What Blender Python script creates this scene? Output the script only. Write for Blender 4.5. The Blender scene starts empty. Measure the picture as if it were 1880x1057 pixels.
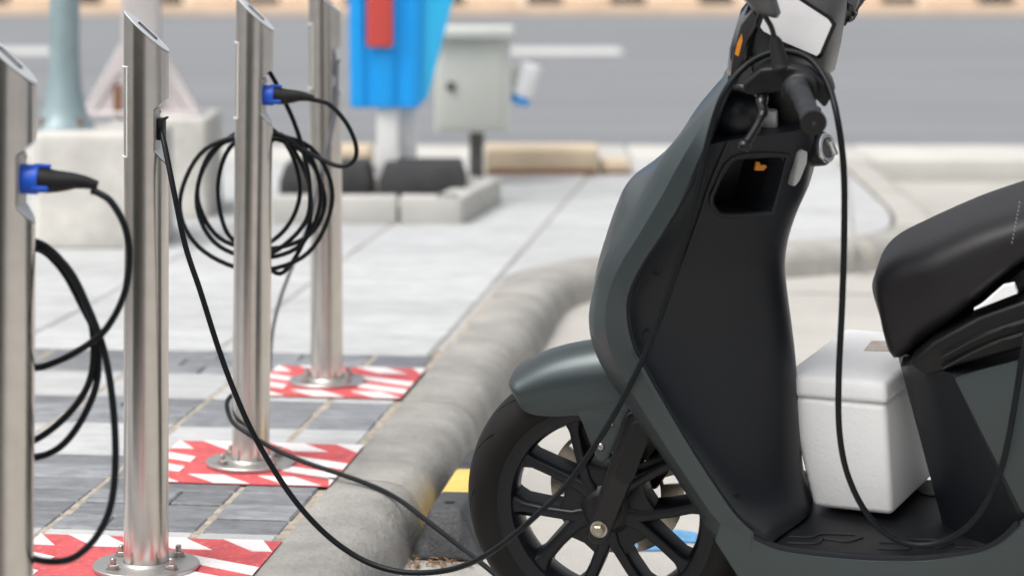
import bpy, bmesh, math, random
from mathutils import Vector, Matrix, Euler
random.seed(7)
R_ = math.radians
scene = bpy.context.scene
COL = scene.collection

# ------------------------------------------------------------------ camera
F = 4600.0            # focal length in photograph pixels (1880 wide), about 88 mm
HC = 1.322            # camera height above the road
VH = -153.0           # horizon row (level camera with a falling front)
U0 = 940.0
cam_d = bpy.data.cameras.new('camera')
cam = bpy.data.objects.new('camera', cam_d); COL.objects.link(cam)
cam.location = (0, 0, HC); cam.rotation_euler = (R_(90), 0, 0)
cam_d.sensor_width = 36.0; cam_d.lens = F / 1880 * 36
cam_d.shift_y = -(528.5 - VH) / 1880
cam_d.clip_start = 0.05; cam_d.clip_end = 3000
cam_d.dof.use_dof = True; cam_d.dof.focus_distance = 4.62; cam_d.dof.aperture_fstop = 2.9
scene.camera = cam

# ------------------------------------------------------------------ light
SUN_EL, SUN_AZ = 60.0, -128.0      # azimuth from +Y (away), negative = left
world = bpy.data.worlds.new('World'); scene.world = world; world.use_nodes = True
wn = world.node_tree; bg = wn.nodes['Background']
sky = wn.nodes.new('ShaderNodeTexSky'); sky.sky_type = 'NISHITA'; sky.sun_disc = False
sky.sun_elevation = R_(SUN_EL); sky.sun_rotation = R_(SUN_AZ)
sky.air_density = 1.0; sky.dust_density = 6.0; sky.ozone_density = 1.0
hs = wn.nodes.new('ShaderNodeHueSaturation'); hs.inputs['Saturation'].default_value = 0.14
wn.links.new(sky.outputs[0], hs.inputs['Color']); wn.links.new(hs.outputs[0], bg.inputs[0])
bg.inputs[1].default_value = 0.15
sun_d = bpy.data.lights.new('sun', 'SUN'); sun_d.energy = 1.15; sun_d.angle = R_(42); sun_d.color = (1, .96, .9)
sun = bpy.data.objects.new('sun', sun_d); COL.objects.link(sun)
sdir = Vector((math.sin(R_(SUN_AZ)) * math.cos(R_(SUN_EL)), math.cos(R_(SUN_AZ)) * math.cos(R_(SUN_EL)), math.sin(R_(SUN_EL))))
sun.rotation_euler = sdir.to_track_quat('Z', 'Y').to_euler(); sun.location = (0, 0, 8)
vs = scene.view_settings; vs.view_transform = 'Standard'; vs.look = 'None'; vs.gamma = 1; vs.exposure = 0.36
vs.use_curve_mapping = False

# ------------------------------------------------------------------ helpers
PV = 0.11                                     # pavement height above the road
def P(u, v, d): return Vector(((u - U0) * d / F, d, HC - (v - VH) * d / F))   # pixel + distance
def G(u, v, z=0.0): return P(u, v, F * (HC - z) / (v - VH))                    # pixel on a level surface

def catmull(pts, n=8, closed=False):
    pts = [Vector(p) for p in pts]; out = []
    m = len(pts)
    for i in range(m if closed else m - 1):
        if closed: a, b, c, d = pts[i - 1], pts[i], pts[(i + 1) % m], pts[(i + 2) % m]
        else:
            b, c = pts[i], pts[i + 1]
            a = pts[i - 1] if i else b * 2 - c
            d = pts[i + 2] if i + 2 < m else c * 2 - b
        for k in range(n):
            t = k / n
            out.append(.5 * ((2 * b) + (c - a) * t + (2 * a - 5 * b + 4 * c - d) * t * t + (3 * b - a - 3 * c + d) * t ** 3))
    if not closed: out.append(pts[-1])
    return out

class MB:
    """collects shapes into one bmesh; build() links them as one mesh object"""
    def __init__(s): s.bm = bmesh.new()
    def face(s, vs):
        try: return s.bm.faces.new(vs)
        except ValueError: return None
    def box(s, c, size, rot=None):
        m = Matrix.Translation(Vector(c))
        if rot is not None: m = m @ (rot if isinstance(rot, Matrix) else Euler(rot).to_matrix().to_4x4())
        m = m @ Matrix.Diagonal((*size, 1))
        bmesh.ops.create_cube(s.bm, size=1, matrix=m); return s
    def prism(s, poly, y0, y1, scale1=1.0):
        """polygon in x,z extruded along y"""
        a = [s.bm.verts.new((p[0], y0, p[1])) for p in poly]; b = [s.bm.verts.new((p[0], y1, p[1])) for p in poly]
        n = len(poly); s.face(a); s.face(b[::-1])
        for i in range(n): s.face((a[i], b[i], b[(i + 1) % n], a[(i + 1) % n]))
        return s
    def slab(s, poly, z0, z1):
        a = [s.bm.verts.new((p[0], p[1], z0)) for p in poly]; b = [s.bm.verts.new((p[0], p[1], z1)) for p in poly]
        n = len(poly); s.face(a[::-1]); s.face(b)
        for i in range(n): s.face((a[i], a[(i + 1) % n], b[(i + 1) % n], b[i]))
        return s
    def loft(s, secs, closed=True, caps=True):
        rows = [[s.bm.verts.new(p) for p in sec] for sec in secs]
        n = len(rows[0])
        for r0, r1 in zip(rows, rows[1:]):
            for i in range(n if closed else n - 1): s.face((r0[i], r0[(i + 1) % n], r1[(i + 1) % n], r1[i]))
        if caps and closed: s.face(rows[0][::-1]); s.face(rows[-1])
        return s
    def tube(s, path, r, n=10, caps=True):
        path = [Vector(p) for p in path]; m = len(path)
        rs = r if isinstance(r, (list, tuple)) else [r] * m
        t0 = (path[1] - path[0]).normalized()
        up = Vector((0, 0, 1)) if abs(t0.z) < .9 else Vector((1, 0, 0))
        nx = t0.cross(up).normalized(); secs = []
        for i, p in enumerate(path):
            t = (path[min(i + 1, m - 1)] - path[max(i - 1, 0)]).normalized()
            nx = (nx - t * nx.dot(t)).normalized(); ny = t.cross(nx)
            secs.append([p + (nx * math.cos(a) + ny * math.sin(a)) * rs[i] for a in (2 * math.pi * k / n for k in range(n))])
        return s.loft(secs, True, caps)
    def lathe(s, prof, n=48, c=(0, 0, 0), axis='y', closed=False):
        """profile of (radius, offset along axis)"""
        c = Vector(c); rows = []
        for k in range(n):
            a = 2 * math.pi * k / n; ca, sa = math.cos(a), math.sin(a); row = []
            for r, o in prof:
                v = {'y': (r * ca, o, r * sa), 'z': (r * ca, r * sa, o), 'x': (o, r * ca, r * sa)}[axis]
                row.append(s.bm.verts.new(c + Vector(v)))
            rows.append(row)
        m = len(prof)
        for k in range(n):
            a, b = rows[k], rows[(k + 1) % n]
            for i in range(m if closed else m - 1): s.face((a[i], b[i], b[(i + 1) % m], a[(i + 1) % m]))
        if not closed:
            for e, rev in ((0, 1), (m - 1, 0)):
                if prof[e][0] > 1e-4:
                    f = [rows[k][e] for k in range(n)]; s.face(f[::-1] if rev else f)
        return s
    def bevel(s, off, seg=2, ang=30):
        bmesh.ops.remove_doubles(s.bm, verts=s.bm.verts[:], dist=1e-5)
        bmesh.ops.recalc_face_normals(s.bm, faces=s.bm.faces[:])
        es = [e for e in s.bm.edges if len(e.link_faces) == 2 and e.calc_face_angle(0) > R_(ang)]
        bmesh.ops.bevel(s.bm, geom=es, offset=off, segments=seg, profile=.5, affect='EDGES', clamp_overlap=True)
        return s
    def xf(s, m): bmesh.ops.transform(s.bm, matrix=m, verts=s.bm.verts[:]); return s
    def mesh(s, name, mat, ang=35):
        bmesh.ops.remove_doubles(s.bm, verts=s.bm.verts[:], dist=1e-6)
        bmesh.ops.recalc_face_normals(s.bm, faces=s.bm.faces[:])
        me = bpy.data.meshes.new(name); s.bm.to_mesh(me); s.bm.free()
        if len(me.polygons):
            me.polygons.foreach_set('use_smooth', [True] * len(me.polygons)); me.set_sharp_from_angle(angle=R_(ang))
        if mat: me.materials.append(mat)
        return me
    def build(s, name, mat, parent=None, ang=35, origin=None):
        """origin: world point of the parent when the verts are in world coordinates"""
        if origin is not None: s.xf(Matrix.Translation(-Vector(origin)))
        return link(name, s.mesh(name, mat, ang), parent)

def link(name, me, parent=None):
    o = bpy.data.objects.new(name, me); COL.objects.link(o)
    if parent: o.parent = parent
    return o
def tag(o, label=None, cat=None, group=None, kind=None):
    if label: o['label'] = label
    if cat: o['category'] = cat
    if group: o['group'] = group
    if kind: o['kind'] = kind
    return o
def thing(name, loc, label, cat, group=None, rot=(0, 0, 0)):
    o = bpy.data.objects.new(name, None); COL.objects.link(o); o.empty_display_size = .05
    o.location = loc; o.rotation_euler = rot
    return tag(o, label, cat, group)
def copy_tree(o, parent=None):
    c = o.copy(); COL.objects.link(c); c.parent = parent
    for ch in list(o.children): copy_tree(ch, c)
    return c
def boolean(o, cutters, op='DIFFERENCE'):
    for c in cutters:
        m = o.modifiers.new('b', 'BOOLEAN'); m.operation = op; m.object = c; m.solver = 'EXACT'
    dg = bpy.context.evaluated_depsgraph_get()
    me = bpy.data.meshes.new_from_object(o.evaluated_get(dg), preserve_all_data_layers=True, depsgraph=dg)
    o.modifiers.clear(); mats = list(o.data.materials); o.data = me
    me.materials.clear()
    for m in mats: me.materials.append(m)
    for c in cutters: bpy.data.objects.remove(c)
    me.polygons.foreach_set('material_index', [0] * len(me.polygons))
    me.polygons.foreach_set('use_smooth', [True] * len(me.polygons)); me.set_sharp_from_angle(angle=R_(32))

# ------------------------------------------------------------------ materials
def nn(nt, t, **kw):
    n = nt.nodes.new(t)
    for k, v in kw.items(): setattr(n, k, v)
    return n
def mat(name, col, rough=.5, metal=0, var=0, vscale=6, bump=0, bscale=60, obj_var=0, col2=None, stretch=None, coat=0, spec=.5,
        rvar=0, speck=0, speckscale=250, speckcol=(.05, .05, .05)):
    m = bpy.data.materials.new(name); m.use_nodes = True; nt = m.node_tree; b = nt.nodes['Principled BSDF']
    b.inputs['Roughness'].default_value = rough; b.inputs['Metallic'].default_value = metal
    b.inputs['Coat Weight'].default_value = coat; b.inputs['Coat Roughness'].default_value = .08
    b.inputs['Specular IOR Level'].default_value = spec
    tc = nn(nt, 'ShaderNodeTexCoord'); vec = tc.outputs['Object']
    if obj_var or speck or var:
        oi = nn(nt, 'ShaderNodeObjectInfo'); ad = nn(nt, 'ShaderNodeVectorMath', operation='MULTIPLY_ADD')
        cx = nn(nt, 'ShaderNodeCombineXYZ'); nt.links.new(oi.outputs['Random'], cx.inputs[0]); nt.links.new(oi.outputs['Random'], cx.inputs[1])
        nt.links.new(cx.outputs[0], ad.inputs[0]); ad.inputs[1].default_value = (17, 31, 5); nt.links.new(vec, ad.inputs[2]); vec = ad.outputs[0]
    if stretch:
        mp = nn(nt, 'ShaderNodeMapping'); mp.inputs['Scale'].default_value = stretch; nt.links.new(vec, mp.inputs[0]); vec = mp.outputs[0]
    col = (*col, 1); cur = None
    if var or col2:
        nz = nn(nt, 'ShaderNodeTexNoise'); nz.inputs['Scale'].default_value = vscale; nz.inputs['Detail'].default_value = 6; nz.inputs['Roughness'].default_value = .62
        nt.links.new(vec, nz.inputs['Vector'])
        mr = nn(nt, 'ShaderNodeMapRange'); mr.inputs[1].default_value = .3; mr.inputs[2].default_value = .7; nt.links.new(nz.outputs[0], mr.inputs[0])
        mx = nn(nt, 'ShaderNodeMix', data_type='RGBA'); nt.links.new(mr.outputs[0], mx.inputs[0])
        c2 = (*col2, 1) if col2 else tuple(min(1, c * (1 + var)) for c in col[:3]) + (1,)
        c1 = col if col2 else tuple(c * (1 - var) for c in col[:3]) + (1,)
        mx.inputs[6].default_value = c1; mx.inputs[7].default_value = c2; cur = mx.outputs[2]
        if rvar:
            rr = nn(nt, 'ShaderNodeMapRange'); rr.inputs[3].default_value = rough - rvar; rr.inputs[4].default_value = rough + rvar
            nt.links.new(nz.outputs[0], rr.inputs[0]); nt.links.new(rr.outputs[0], b.inputs['Roughness'])
    if obj_var:
        h = nn(nt, 'ShaderNodeHueSaturation'); mr2 = nn(nt, 'ShaderNodeMapRange')
        mr2.inputs[3].default_value = 1 - obj_var; mr2.inputs[4].default_value = 1 + obj_var
        nt.links.new(oi.outputs['Random'], mr2.inputs[0]); nt.links.new(mr2.outputs[0], h.inputs['Value'])
        if cur: nt.links.new(cur, h.inputs['Color'])
        else: h.inputs['Color'].default_value = col
        cur = h.outputs[0]
    if speck:
        n3 = nn(nt, 'ShaderNodeTexNoise'); n3.inputs['Scale'].default_value = speckscale; n3.inputs['Detail'].default_value = 2; nt.links.new(vec, n3.inputs['Vector'])
        m3 = nn(nt, 'ShaderNodeMapRange'); m3.inputs[1].default_value = .58; m3.inputs[2].default_value = .72; m3.inputs[4].default_value = speck; nt.links.new(n3.outputs[0], m3.inputs[0])
        x3 = nn(nt, 'ShaderNodeMix', data_type='RGBA'); nt.links.new(m3.outputs[0], x3.inputs[0])
        if cur: nt.links.new(cur, x3.inputs[6])
        else: x3.inputs[6].default_value = col
        x3.inputs[7].default_value = (*speckcol, 1); cur = x3.outputs[2]
    if cur: nt.links.new(cur, b.inputs['Base Color'])
    else: b.inputs['Base Color'].default_value = col
    if bump:
        n2 = nn(nt, 'ShaderNodeTexNoise'); n2.inputs['Scale'].default_value = bscale; n2.inputs['Detail'].default_value = 5; nt.links.new(vec, n2.inputs['Vector'])
        bp = nn(nt, 'ShaderNodeBump'); bp.inputs['Strength'].default_value = bump; bp.inputs['Distance'].default_value = .01
        nt.links.new(n2.outputs[0], bp.inputs['Height']); nt.links.new(bp.outputs[0], b.inputs['Normal'])
    return m

M = {}
M['asphalt'] = mat('asphalt', (.24, .25, .27), .85, var=.10, vscale=1.2, bump=.3, bscale=300, speck=.3, speckscale=500)
M['road'] = mat('road_asphalt', (.198, .206, .218), .85, var=.13, vscale=1.1, stretch=(.12, 1, 1), bump=.2, bscale=200)
M['bay'] = mat('bay_concrete', (.43, .415, .385), .85, var=.10, vscale=2.2, bump=.35, bscale=160, speck=.35, speckscale=330, speckcol=(.2, .19, .18))
M['pave_bed'] = mat('pave_bed', (.12, .115, .11), .95, var=.15, vscale=9, bump=.5, bscale=200)
M['slate'] = mat('slate', (.205, .215, .23), .55, var=.32, vscale=14, bump=.9, bscale=26, obj_var=.25, stretch=(1, 2.2, 1), rvar=.1, speck=.35, speckscale=70, speckcol=(.3, .31, .32))
M['granite'] = mat('granite', (.455, .462, .466), .75, var=.16, vscale=7, bump=.35, bscale=60, obj_var=.07, stretch=(1, 2.2, 1), speck=.3, speckscale=170, speckcol=(.36, .36, .36))
M['mortar'] = mat('mortar', (.40, .35, .29), .95, var=.35, vscale=30, bump=.7, bscale=120)
M['joint'] = mat('joint_tan', (.52, .43, .33), .95, var=.3, vscale=30, bump=.5, bscale=150)
M['kerb'] = mat('kerb_concrete', (.33, .32, .30), .85, var=.24, vscale=7, bump=.5, bscale=70, obj_var=.06, speck=.35, speckscale=260, speckcol=(.2, .19, .17))
M['kerb_pale'] = mat('kerb_pale', (.50, .49, .46), .85, var=.1, vscale=3, bump=.3, bscale=60)
M['tan'] = mat('tan_stone', (.54, .44, .32), .9, var=.2, vscale=4, bump=.3, obj_var=.1)
M['tan_pale'] = mat('tan_paint', (.66, .50, .37), .9, var=.12, vscale=2, bump=.2)
M['black_paint'] = mat('black_paint', (.03, .03, .03), .8, var=.3, vscale=3)
M['red_paint'] = mat('red_paint', (.57, .085, .092), .65, var=.22, vscale=14, bump=.3, bscale=120, speck=.5, speckscale=90, speckcol=(.7, .3, .3))
M['white_paint'] = mat('white_paint', (.78, .76, .76), .6, var=.06, vscale=20, bump=.25, bscale=120, speck=.3, speckscale=110, speckcol=(.5, .4, .4))
M['road_paint'] = mat('road_paint', (.55, .55, .54), .8, var=.1, vscale=5)
M['blue_paint'] = mat('blue_paint', (.10, .30, .55), .7, var=.2, vscale=14, speck=.5, speckscale=120, speckcol=(.45, .46, .46))
M['concrete'] = mat('pale_concrete', (.54, .525, .49), .9, var=.2, vscale=5, bump=.4, bscale=40, rvar=.05)
M['rubber'] = mat('rubber', (.010, .010, .011), .6, spec=.3, var=.2, vscale=12, bump=.15, bscale=120)
M['cable'] = mat('cable_rubber', (.005, .007, .009), .42, spec=.22, var=.25, vscale=30, bump=.08, bscale=200)
M['cable_grey'] = mat('cable_grey', (.11, .12, .14), .5, var=.1, vscale=30)
M['plug_black'] = mat('plug_black', (.008, .008, .009), .5, spec=.35, bump=.1, bscale=300)
M['plug_blue'] = mat('plug_blue', (.015, .10, .62), .4, var=.1, vscale=30)
M['cap'] = mat('cap_plate', (.62, .64, .67), .35, var=.04, vscale=30)
M['frame_pale'] = mat('frame_pale', (.62, .62, .58), .45)
M['steel_plate'] = mat('steel_plate', (.50, .49, .475), .42, metal=.85, var=.12, vscale=25, rvar=.12)
M['bolt'] = mat('bolt_steel', (.45, .42, .40), .3, metal=1, var=.2, vscale=150)
M['fair'] = mat('fairing_paint', (.050, .064, .067), .33, metal=.42, var=.03, vscale=300, bump=.015, bscale=900, coat=.12)
M['shield'] = mat('shield_plastic', (.0085, .0102, .0138), .40, spec=.34, bump=.05, bscale=900, var=.05, vscale=4, rvar=.05)
M['black'] = mat('black_plastic', (.006, .006, .007), .42, spec=.32, bump=.04, bscale=500, var=.15, vscale=12)
M['floor'] = mat('floor_plastic', (.006, .0065, .008), .40, spec=.35, bump=.08, bscale=300, speck=.55, speckscale=9, speckcol=(.035, .034, .033))
M['gloss'] = mat('black_gloss', (.006, .006, .007), .16, coat=.5)
M['tri'] = mat('rim_black', (.006, .007, .010), .36, spec=.35, var=.2, vscale=30, rvar=.06)
M['fork'] = mat('fork_black', (.006, .006, .007), .22, spec=.4, var=.2, vscale=20)
M['seat'] = mat('seat_vinyl', (.011, .010, .012), .42, spec=.35, bump=.12, bscale=700, var=.08, vscale=6)
M['foam'] = mat('foam', (.93, .93, .935), .75, var=.02, vscale=14, bump=.10, bscale=150, speck=.16, speckscale=210, speckcol=(.70, .70, .70))
M['tape'] = mat('brown_label', (.50, .38, .31), .45, var=.3, vscale=50, col2=(.66, .60, .55))
M['grip'] = mat('grip_rubber', (.020, .022, .026), .55, spec=.35, var=.4, vscale=40, bump=.3, bscale=220)
M['silver'] = mat('silver', (.62, .63, .65), .25, metal=.9)
M['hook'] = mat('hook_grey', (.42, .43, .43), .38, metal=.3)
M['nacelle'] = mat('nacelle_grey', (.10, .102, .106), .38, metal=.4, bump=.03, bscale=600)
M['dash'] = mat('dash_panel', (.76, .75, .76), .3, var=.04, vscale=20, coat=.3)  # pale base colour holds the white sky reflected in the glossy display
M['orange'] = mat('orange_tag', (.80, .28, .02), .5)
M['gold'] = mat('zinc_bolt', (.40, .36, .29), .42, metal=1, var=.25, vscale=120)
M['disc'] = mat('disc_steel', (.44, .39, .33), .36, metal=1, var=.25, vscale=40, stretch=(1, 1, 1))
M['tot_blue'] = mat('totem_blue', (.005, .33, .83), .35, var=.04, vscale=8)
M['tot_cyan'] = mat('totem_light_blue', (.03, .52, .92), .25)
M['tot_red'] = mat('totem_red', (.62, .075, .06), .45)
M['cab'] = mat('cabinet_grey', (.66, .67, .62), .5, var=.04, vscale=6)
M['cab_door'] = mat('cabinet_door', (.60, .61, .55), .5, var=.03, vscale=6)
M['white_post'] = mat('white_post', (.82, .82, .81), .5, var=.05, vscale=6)
M['dark_pole'] = mat('dark_galvanised', (.13, .125, .115), .45, metal=.6, var=.25, vscale=20)
M['bluegrey'] = mat('bluegrey_pole', (.26, .34, .36), .45, metal=.2, var=.12, vscale=8)
M['pinkgrey'] = mat('pinkgrey_post', (.58, .54, .54), .6, var=.06, vscale=6)
M['rust'] = mat('rust', (.22, .10, .05), .9, var=.3, vscale=30)
M['mat_black'] = mat('rubber_block', (.035, .035, .038), .75, var=.3, vscale=10, bump=.4, bscale=60)
M['yellow'] = mat('yellow_paint', (.72, .50, .13), .6, var=.15, vscale=14, speck=.3, speckscale=80, speckcol=(.3, .24, .12))
M['stop_black'] = mat('stop_rubber', (.05, .052, .056), .6, var=.35, vscale=18, bump=.3, bscale=140, speck=.4, speckscale=60, speckcol=(.11, .11, .11))
M['leaf'] = mat('dry_leaf', (.28, .15, .07), .9, obj_var=.3, var=.4, vscale=40)
M['moss'] = mat('moss', (.10, .11, .03), .95, var=.4, vscale=60)
M['wall'] = mat('added_wall_render', (.20, .195, .185), .8, var=.1, vscale=.8)
M['glass_dark'] = mat('facade_glass', (.02, .025, .03), .12)

def steel():
    m = bpy.data.materials.new('brushed_steel'); m.use_nodes = True; nt = m.node_tree; b = nt.nodes['Principled BSDF']
    b.inputs['Metallic'].default_value = 1; b.inputs['Base Color'].default_value = (.66, .63, .59, 1)
    tc = nn(nt, 'ShaderNodeTexCoord'); mp = nn(nt, 'ShaderNodeMapping'); mp.inputs['Scale'].default_value = (4, 4, 110)
    nz = nn(nt, 'ShaderNodeTexNoise'); nz.inputs['Scale'].default_value = 6; nz.inputs['Detail'].default_value = 4
    nt.links.new(tc.outputs['Object'], mp.inputs[0]); nt.links.new(mp.outputs[0], nz.inputs['Vector'])
    r = nn(nt, 'ShaderNodeMapRange'); r.inputs[3].default_value = .20; r.inputs[4].default_value = .29
    nt.links.new(nz.outputs[0], r.inputs[0]); nt.links.new(r.outputs[0], b.inputs['Roughness'])
    n2 = nn(nt, 'ShaderNodeTexNoise'); n2.inputs['Scale'].default_value = 26; n2.inputs['Detail'].default_value = 7; nt.links.new(tc.outputs['Object'], n2.inputs['Vector'])
    cr = nn(nt, 'ShaderNodeMapRange'); cr.inputs[1].default_value = .3; cr.inputs[2].default_value = .62; nt.links.new(n2.outputs[0], cr.inputs[0])
    mx = nn(nt, 'ShaderNodeMix', data_type='RGBA'); mx.inputs[6].default_value = (.64, .595, .55, 1); mx.inputs[7].default_value = (.70, .655, .61, 1)
    nt.links.new(cr.outputs[0], mx.inputs[0]); nt.links.new(mx.outputs[2], b.inputs['Base Color'])
    bp = nn(nt, 'ShaderNodeBump'); bp.inputs['Strength'].default_value = .025; bp.inputs['Distance'].default_value = .002
    nt.links.new(nz.outputs[0], bp.inputs['Height']); nt.links.new(bp.outputs[0], b.inputs['Normal'])
    return m
M['steel'] = steel()

def tyre_mat():
    m = mat('tyre_rubber', (.010, .0095, .0095), .58, spec=.22, var=.35, vscale=9, rvar=.08)
    nt = m.node_tree; b = nt.nodes['Principled BSDF']
    tc = nn(nt, 'ShaderNodeTexCoord'); sp = nn(nt, 'ShaderNodeSeparateXYZ'); nt.links.new(tc.outputs['Object'], sp.inputs[0])
    def mth(op, a, c=None, d=None):
        n = nn(nt, 'ShaderNodeMath', operation=op)
        for i, x in enumerate((a, c, d)):
            if x is None: continue
            if isinstance(x, (int, float)): n.inputs[i].default_value = x
            else: nt.links.new(x, n.inputs[i])
        return n.outputs[0]
    ang = mth('ARCTAN2', sp.outputs[2], sp.outputs[0]); ay = mth('ABSOLUTE', sp.outputs[1])
    fr = mth('FRACT', mth('ADD', mth('MULTIPLY', ang, 13 / (2 * math.pi)), mth('MULTIPLY', ay, 26)))
    sm_ = nn(nt, 'ShaderNodeMapRange', interpolation_type='SMOOTHSTEP'); sm_.inputs[1].default_value = .07; sm_.inputs[2].default_value = .02
    nt.links.new(mth('ABSOLUTE', mth('SUBTRACT', fr, .5)), sm_.inputs[0])
    g = mth('MULTIPLY', sm_.outputs[0], mth('MULTIPLY', mth('GREATER_THAN', ay, .010), mth('LESS_THAN', ay, .047)))
    bp = nn(nt, 'ShaderNodeBump'); bp.invert = True; bp.inputs['Strength'].default_value = 1; bp.inputs['Distance'].default_value = .006
    nt.links.new(g, bp.inputs['Height']); nt.links.new(bp.outputs[0], b.inputs['Normal'])
    return m
M['tyre'] = tyre_mat()
def lens_mat():
    m = mat('headlight_lens', (.02, .021, .024), .06, coat=.6)
    return m
M['lens'] = lens_mat()

# ================================================================== SETTING
KA = math.atan2(.217, 1.78)                      # kerb runs this far off the view axis
kd = Vector((math.sin(KA), math.cos(KA), 0)); kn = Vector((math.cos(KA), -math.sin(KA), 0))   # along, across (towards the bay)
K0 = Vector((-.447, 4.835, 0))                   # a point of the kerb's inner edge
def pq(p, q, z=0): return K0 + kn * p + kd * q + Vector((0, 0, z))

g = MB(); g.face([g.bm.verts.new(p) for p in ((-900, -300, -.03), (900, -300, -.03), (900, 1500, -.03), (-900, 1500, -.03))])
tag(g.build('ground', M['asphalt']), 'grey ground reaching to the horizon', kind='structure')
g = MB().slab([(-60, 13.3), (60, 13.3), (60, 33.6), (-60, 33.6)], -.02, -.002)
road = tag(g.build('road', M['road']), 'wide grey asphalt road in the background', kind='structure')
for d, x0, x1 in ((24.6, -5.1, -4.35), (24.6, -.7, 1.07)):
    MB().slab([(x0, d - .55), (x1, d - .55), (x1, d + .55), (x0, d + .55)], -.002, .003).build('lane_dash', M['road_paint'], road)
g = MB().slab([(-.42, -3), (6, -3), (6, 12.5), (-.42, 12.5)], -.02, 0)
bay = tag(g.build('parking_bay', M['bay']), 'pale concrete parking bay under the scooter', kind='structure')
for q in (0.0, 2.4, 4.8):                        # expansion joints / dark lines in the bay
    MB().box((2.6, 6.2 + q, .002), (6.0, .012, .003), (0, 0, R_(-7))).build('bay_joint', M['kerb'], bay)
# blue painted marking
bm_ = [G(1150, 985), G(1175, 968), G(1262, 978), G(1300, 985), G(1290, 998), G(1245, 996), G(1236, 1012), G(1175, 1012)]
MB().slab([(p.x, p.y) for p in bm_], .001, .005).build('blue_marking', M['blue_paint'], bay)

# pavement bed with its outline along the kerb
kpath = [Vector(p) for p in ((-1.115 + .0, -.7), (-.447, 4.835), (-.23, 6.613), (-.05, 8.10), (.0, 8.45), (.11, 8.72), (.32, 8.98), (.75, 9.25), (1.2, 9.47), (1.42, 9.66), (1.52, 9.95), (1.58, 10.6), (1.62, 12.4))]
kpath[0] = Vector((K0 + kd * -5.5).xy)
kp = [kpath[0] + (kpath[1] - kpath[0]) * (i / 12) for i in range(12)] + catmull(kpath[1:], 8)
kp = [Vector((p.x, p.y)) for p in kp]
poly = [(p.x, p.y) for p in kp] + [(1.62, 12.5), (-14, 12.5), (-14, -.7)]
pav = tag(MB().slab(poly, -.02, PV - .014).build('pavement', M['pave_bed']), 'paved footpath of pale granite and dark slate bands', kind='structure')
def inside(x, y, pl=poly):
    c = False; n = len(pl); j = n - 1
    for i in range(n):
        xi, yi = pl[i][:2]; xj, yj = pl[j][:2]
        if (yi > y) != (yj > y) and x < (xj - xi) * (y - yi) / (yj - yi) + xi: c = not c
        j = i
    return c
def slab_mesh(name, w, l, m, jag=0):
    b = MB().box((0, 0, -.02), (w, l, .04)).bevel(.004, 1)
    return b.mesh(name, m)
cache = {}
def paver(cx, cy, w, l, dark, name='paving_slab'):
    key = (round(w, 3), round(l, 3), dark)
    if key not in cache: cache[key] = slab_mesh(name, w, l, M['slate'] if dark else M['granite'])
    o = link(name, cache[key], pav); c = pq(cx, cy)
    o.location = (c.x, c.y, PV + random.uniform(-.0025, .0015)); o.rotation_euler = (random.uniform(-.004, .004), random.uniform(-.004, .004), -KA + random.uniform(-.004, .004))
ROW, CW = .335, .305
cols = [(-.102, .158)] + [(-.186 - CW * (i + .5), CW - .008) for i in range(9)]
for k in range(-5, 6):
    q0 = .09 + ROW * k
    dark = k in (0, 1, 3, 5, -2, -4)
    for (cx, w) in cols:
        if dark:
            n = 3 if (k + int(cx * 10)) % 4 else 2
            for j in range(n):
                if w > .2 and random.random() < .28:
                    f_ = random.choice((.35, .5, .62)); w1 = w * f_ - .002; w2 = w * (1 - f_) - .002
                    paver(cx - w / 2 + w1 / 2, q0 + ROW * (j + .5) / n, w1, ROW / n - .0085, True, 'slate_plank')
                    paver(cx + w / 2 - w2 / 2, q0 + ROW * (j + .5) / n, w2, ROW / n - .0085, True, 'slate_plank')
                else: paver(cx, q0 + ROW * (j + .5) / n, w, ROW / n - .0085, True, 'slate_plank')
        else: paver(cx, q0 + ROW / 2, w, ROW - .008, False)
for k in range(6, 23):
    q0 = .09 + ROW * k
    for i in range(-1, 7) if k > 12 else range(0, 6):
        for sgn in ((1,) if k <= 9 else (1,)):
            cx = -.035 - .6 * (i + .5) + (.3 if k % 2 == 0 and False else 0)
            cs = [pq(cx + a, q0 + b) for a in (-.3, .3) for b in (0, ROW)]
            if all(inside(c.x, c.y) for c in cs): paver(cx, q0 + ROW / 2, .588, ROW - .008, False)
for i in range(1, 4):
    for k in range(13, 23):
        cx = -.035 + .6 * (i + .5); q0 = .09 + ROW * k
        cs = [pq(cx + a, q0 + b) for a in (-.3, .3) for b in (0, ROW)]
        if all(inside(c.x, c.y) for c in cs): paver(cx, q0 + ROW / 2, .588, ROW - .008, False)
for i in range(9):
    for p_ in (-.184 - CW * i,):
        MB().slab([pq(p_ + o, q).xy for o, q in ((-.010, -1.6), (.010, -1.6), (.010, 2.1), (-.010, 2.1))], PV - .03, PV - .0025).build('mortar_joint', M['mortar'], pav)
far_edge = [p for p in kp if p.y > 7.0]
MB().slab([(p.x - .015, p.y + .01) for p in far_edge] + [(1.6, 12.45), (-5, 12.45), (-5, 7.0)], PV - .05, PV - .0045).build('paving_infill', M['granite'], pav)
for i in range(-2, 7):
    MB().slab([pq(-.035 - .6 * i + o, q).xy for o, q in ((-.006, 2.11 if i >= 0 else 4.5), (.006, 2.11 if i >= 0 else 4.5), (.006, 7.4), (-.006, 7.4))], PV - .03, PV - .003).build('mortar_joint', M['kerb'], pav)
# mortar strip between slabs and kerb
e = [(K0 + kd * q) for q in (-5.4, 3.6)]
MB().slab([(p + kn * o).xy for p, o in ((e[0], -.03), (e[0], .003), (e[1], .003), (e[1], -.03))], PV - .03, PV - .005).build('mortar_strip', M['mortar'], pav)

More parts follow.
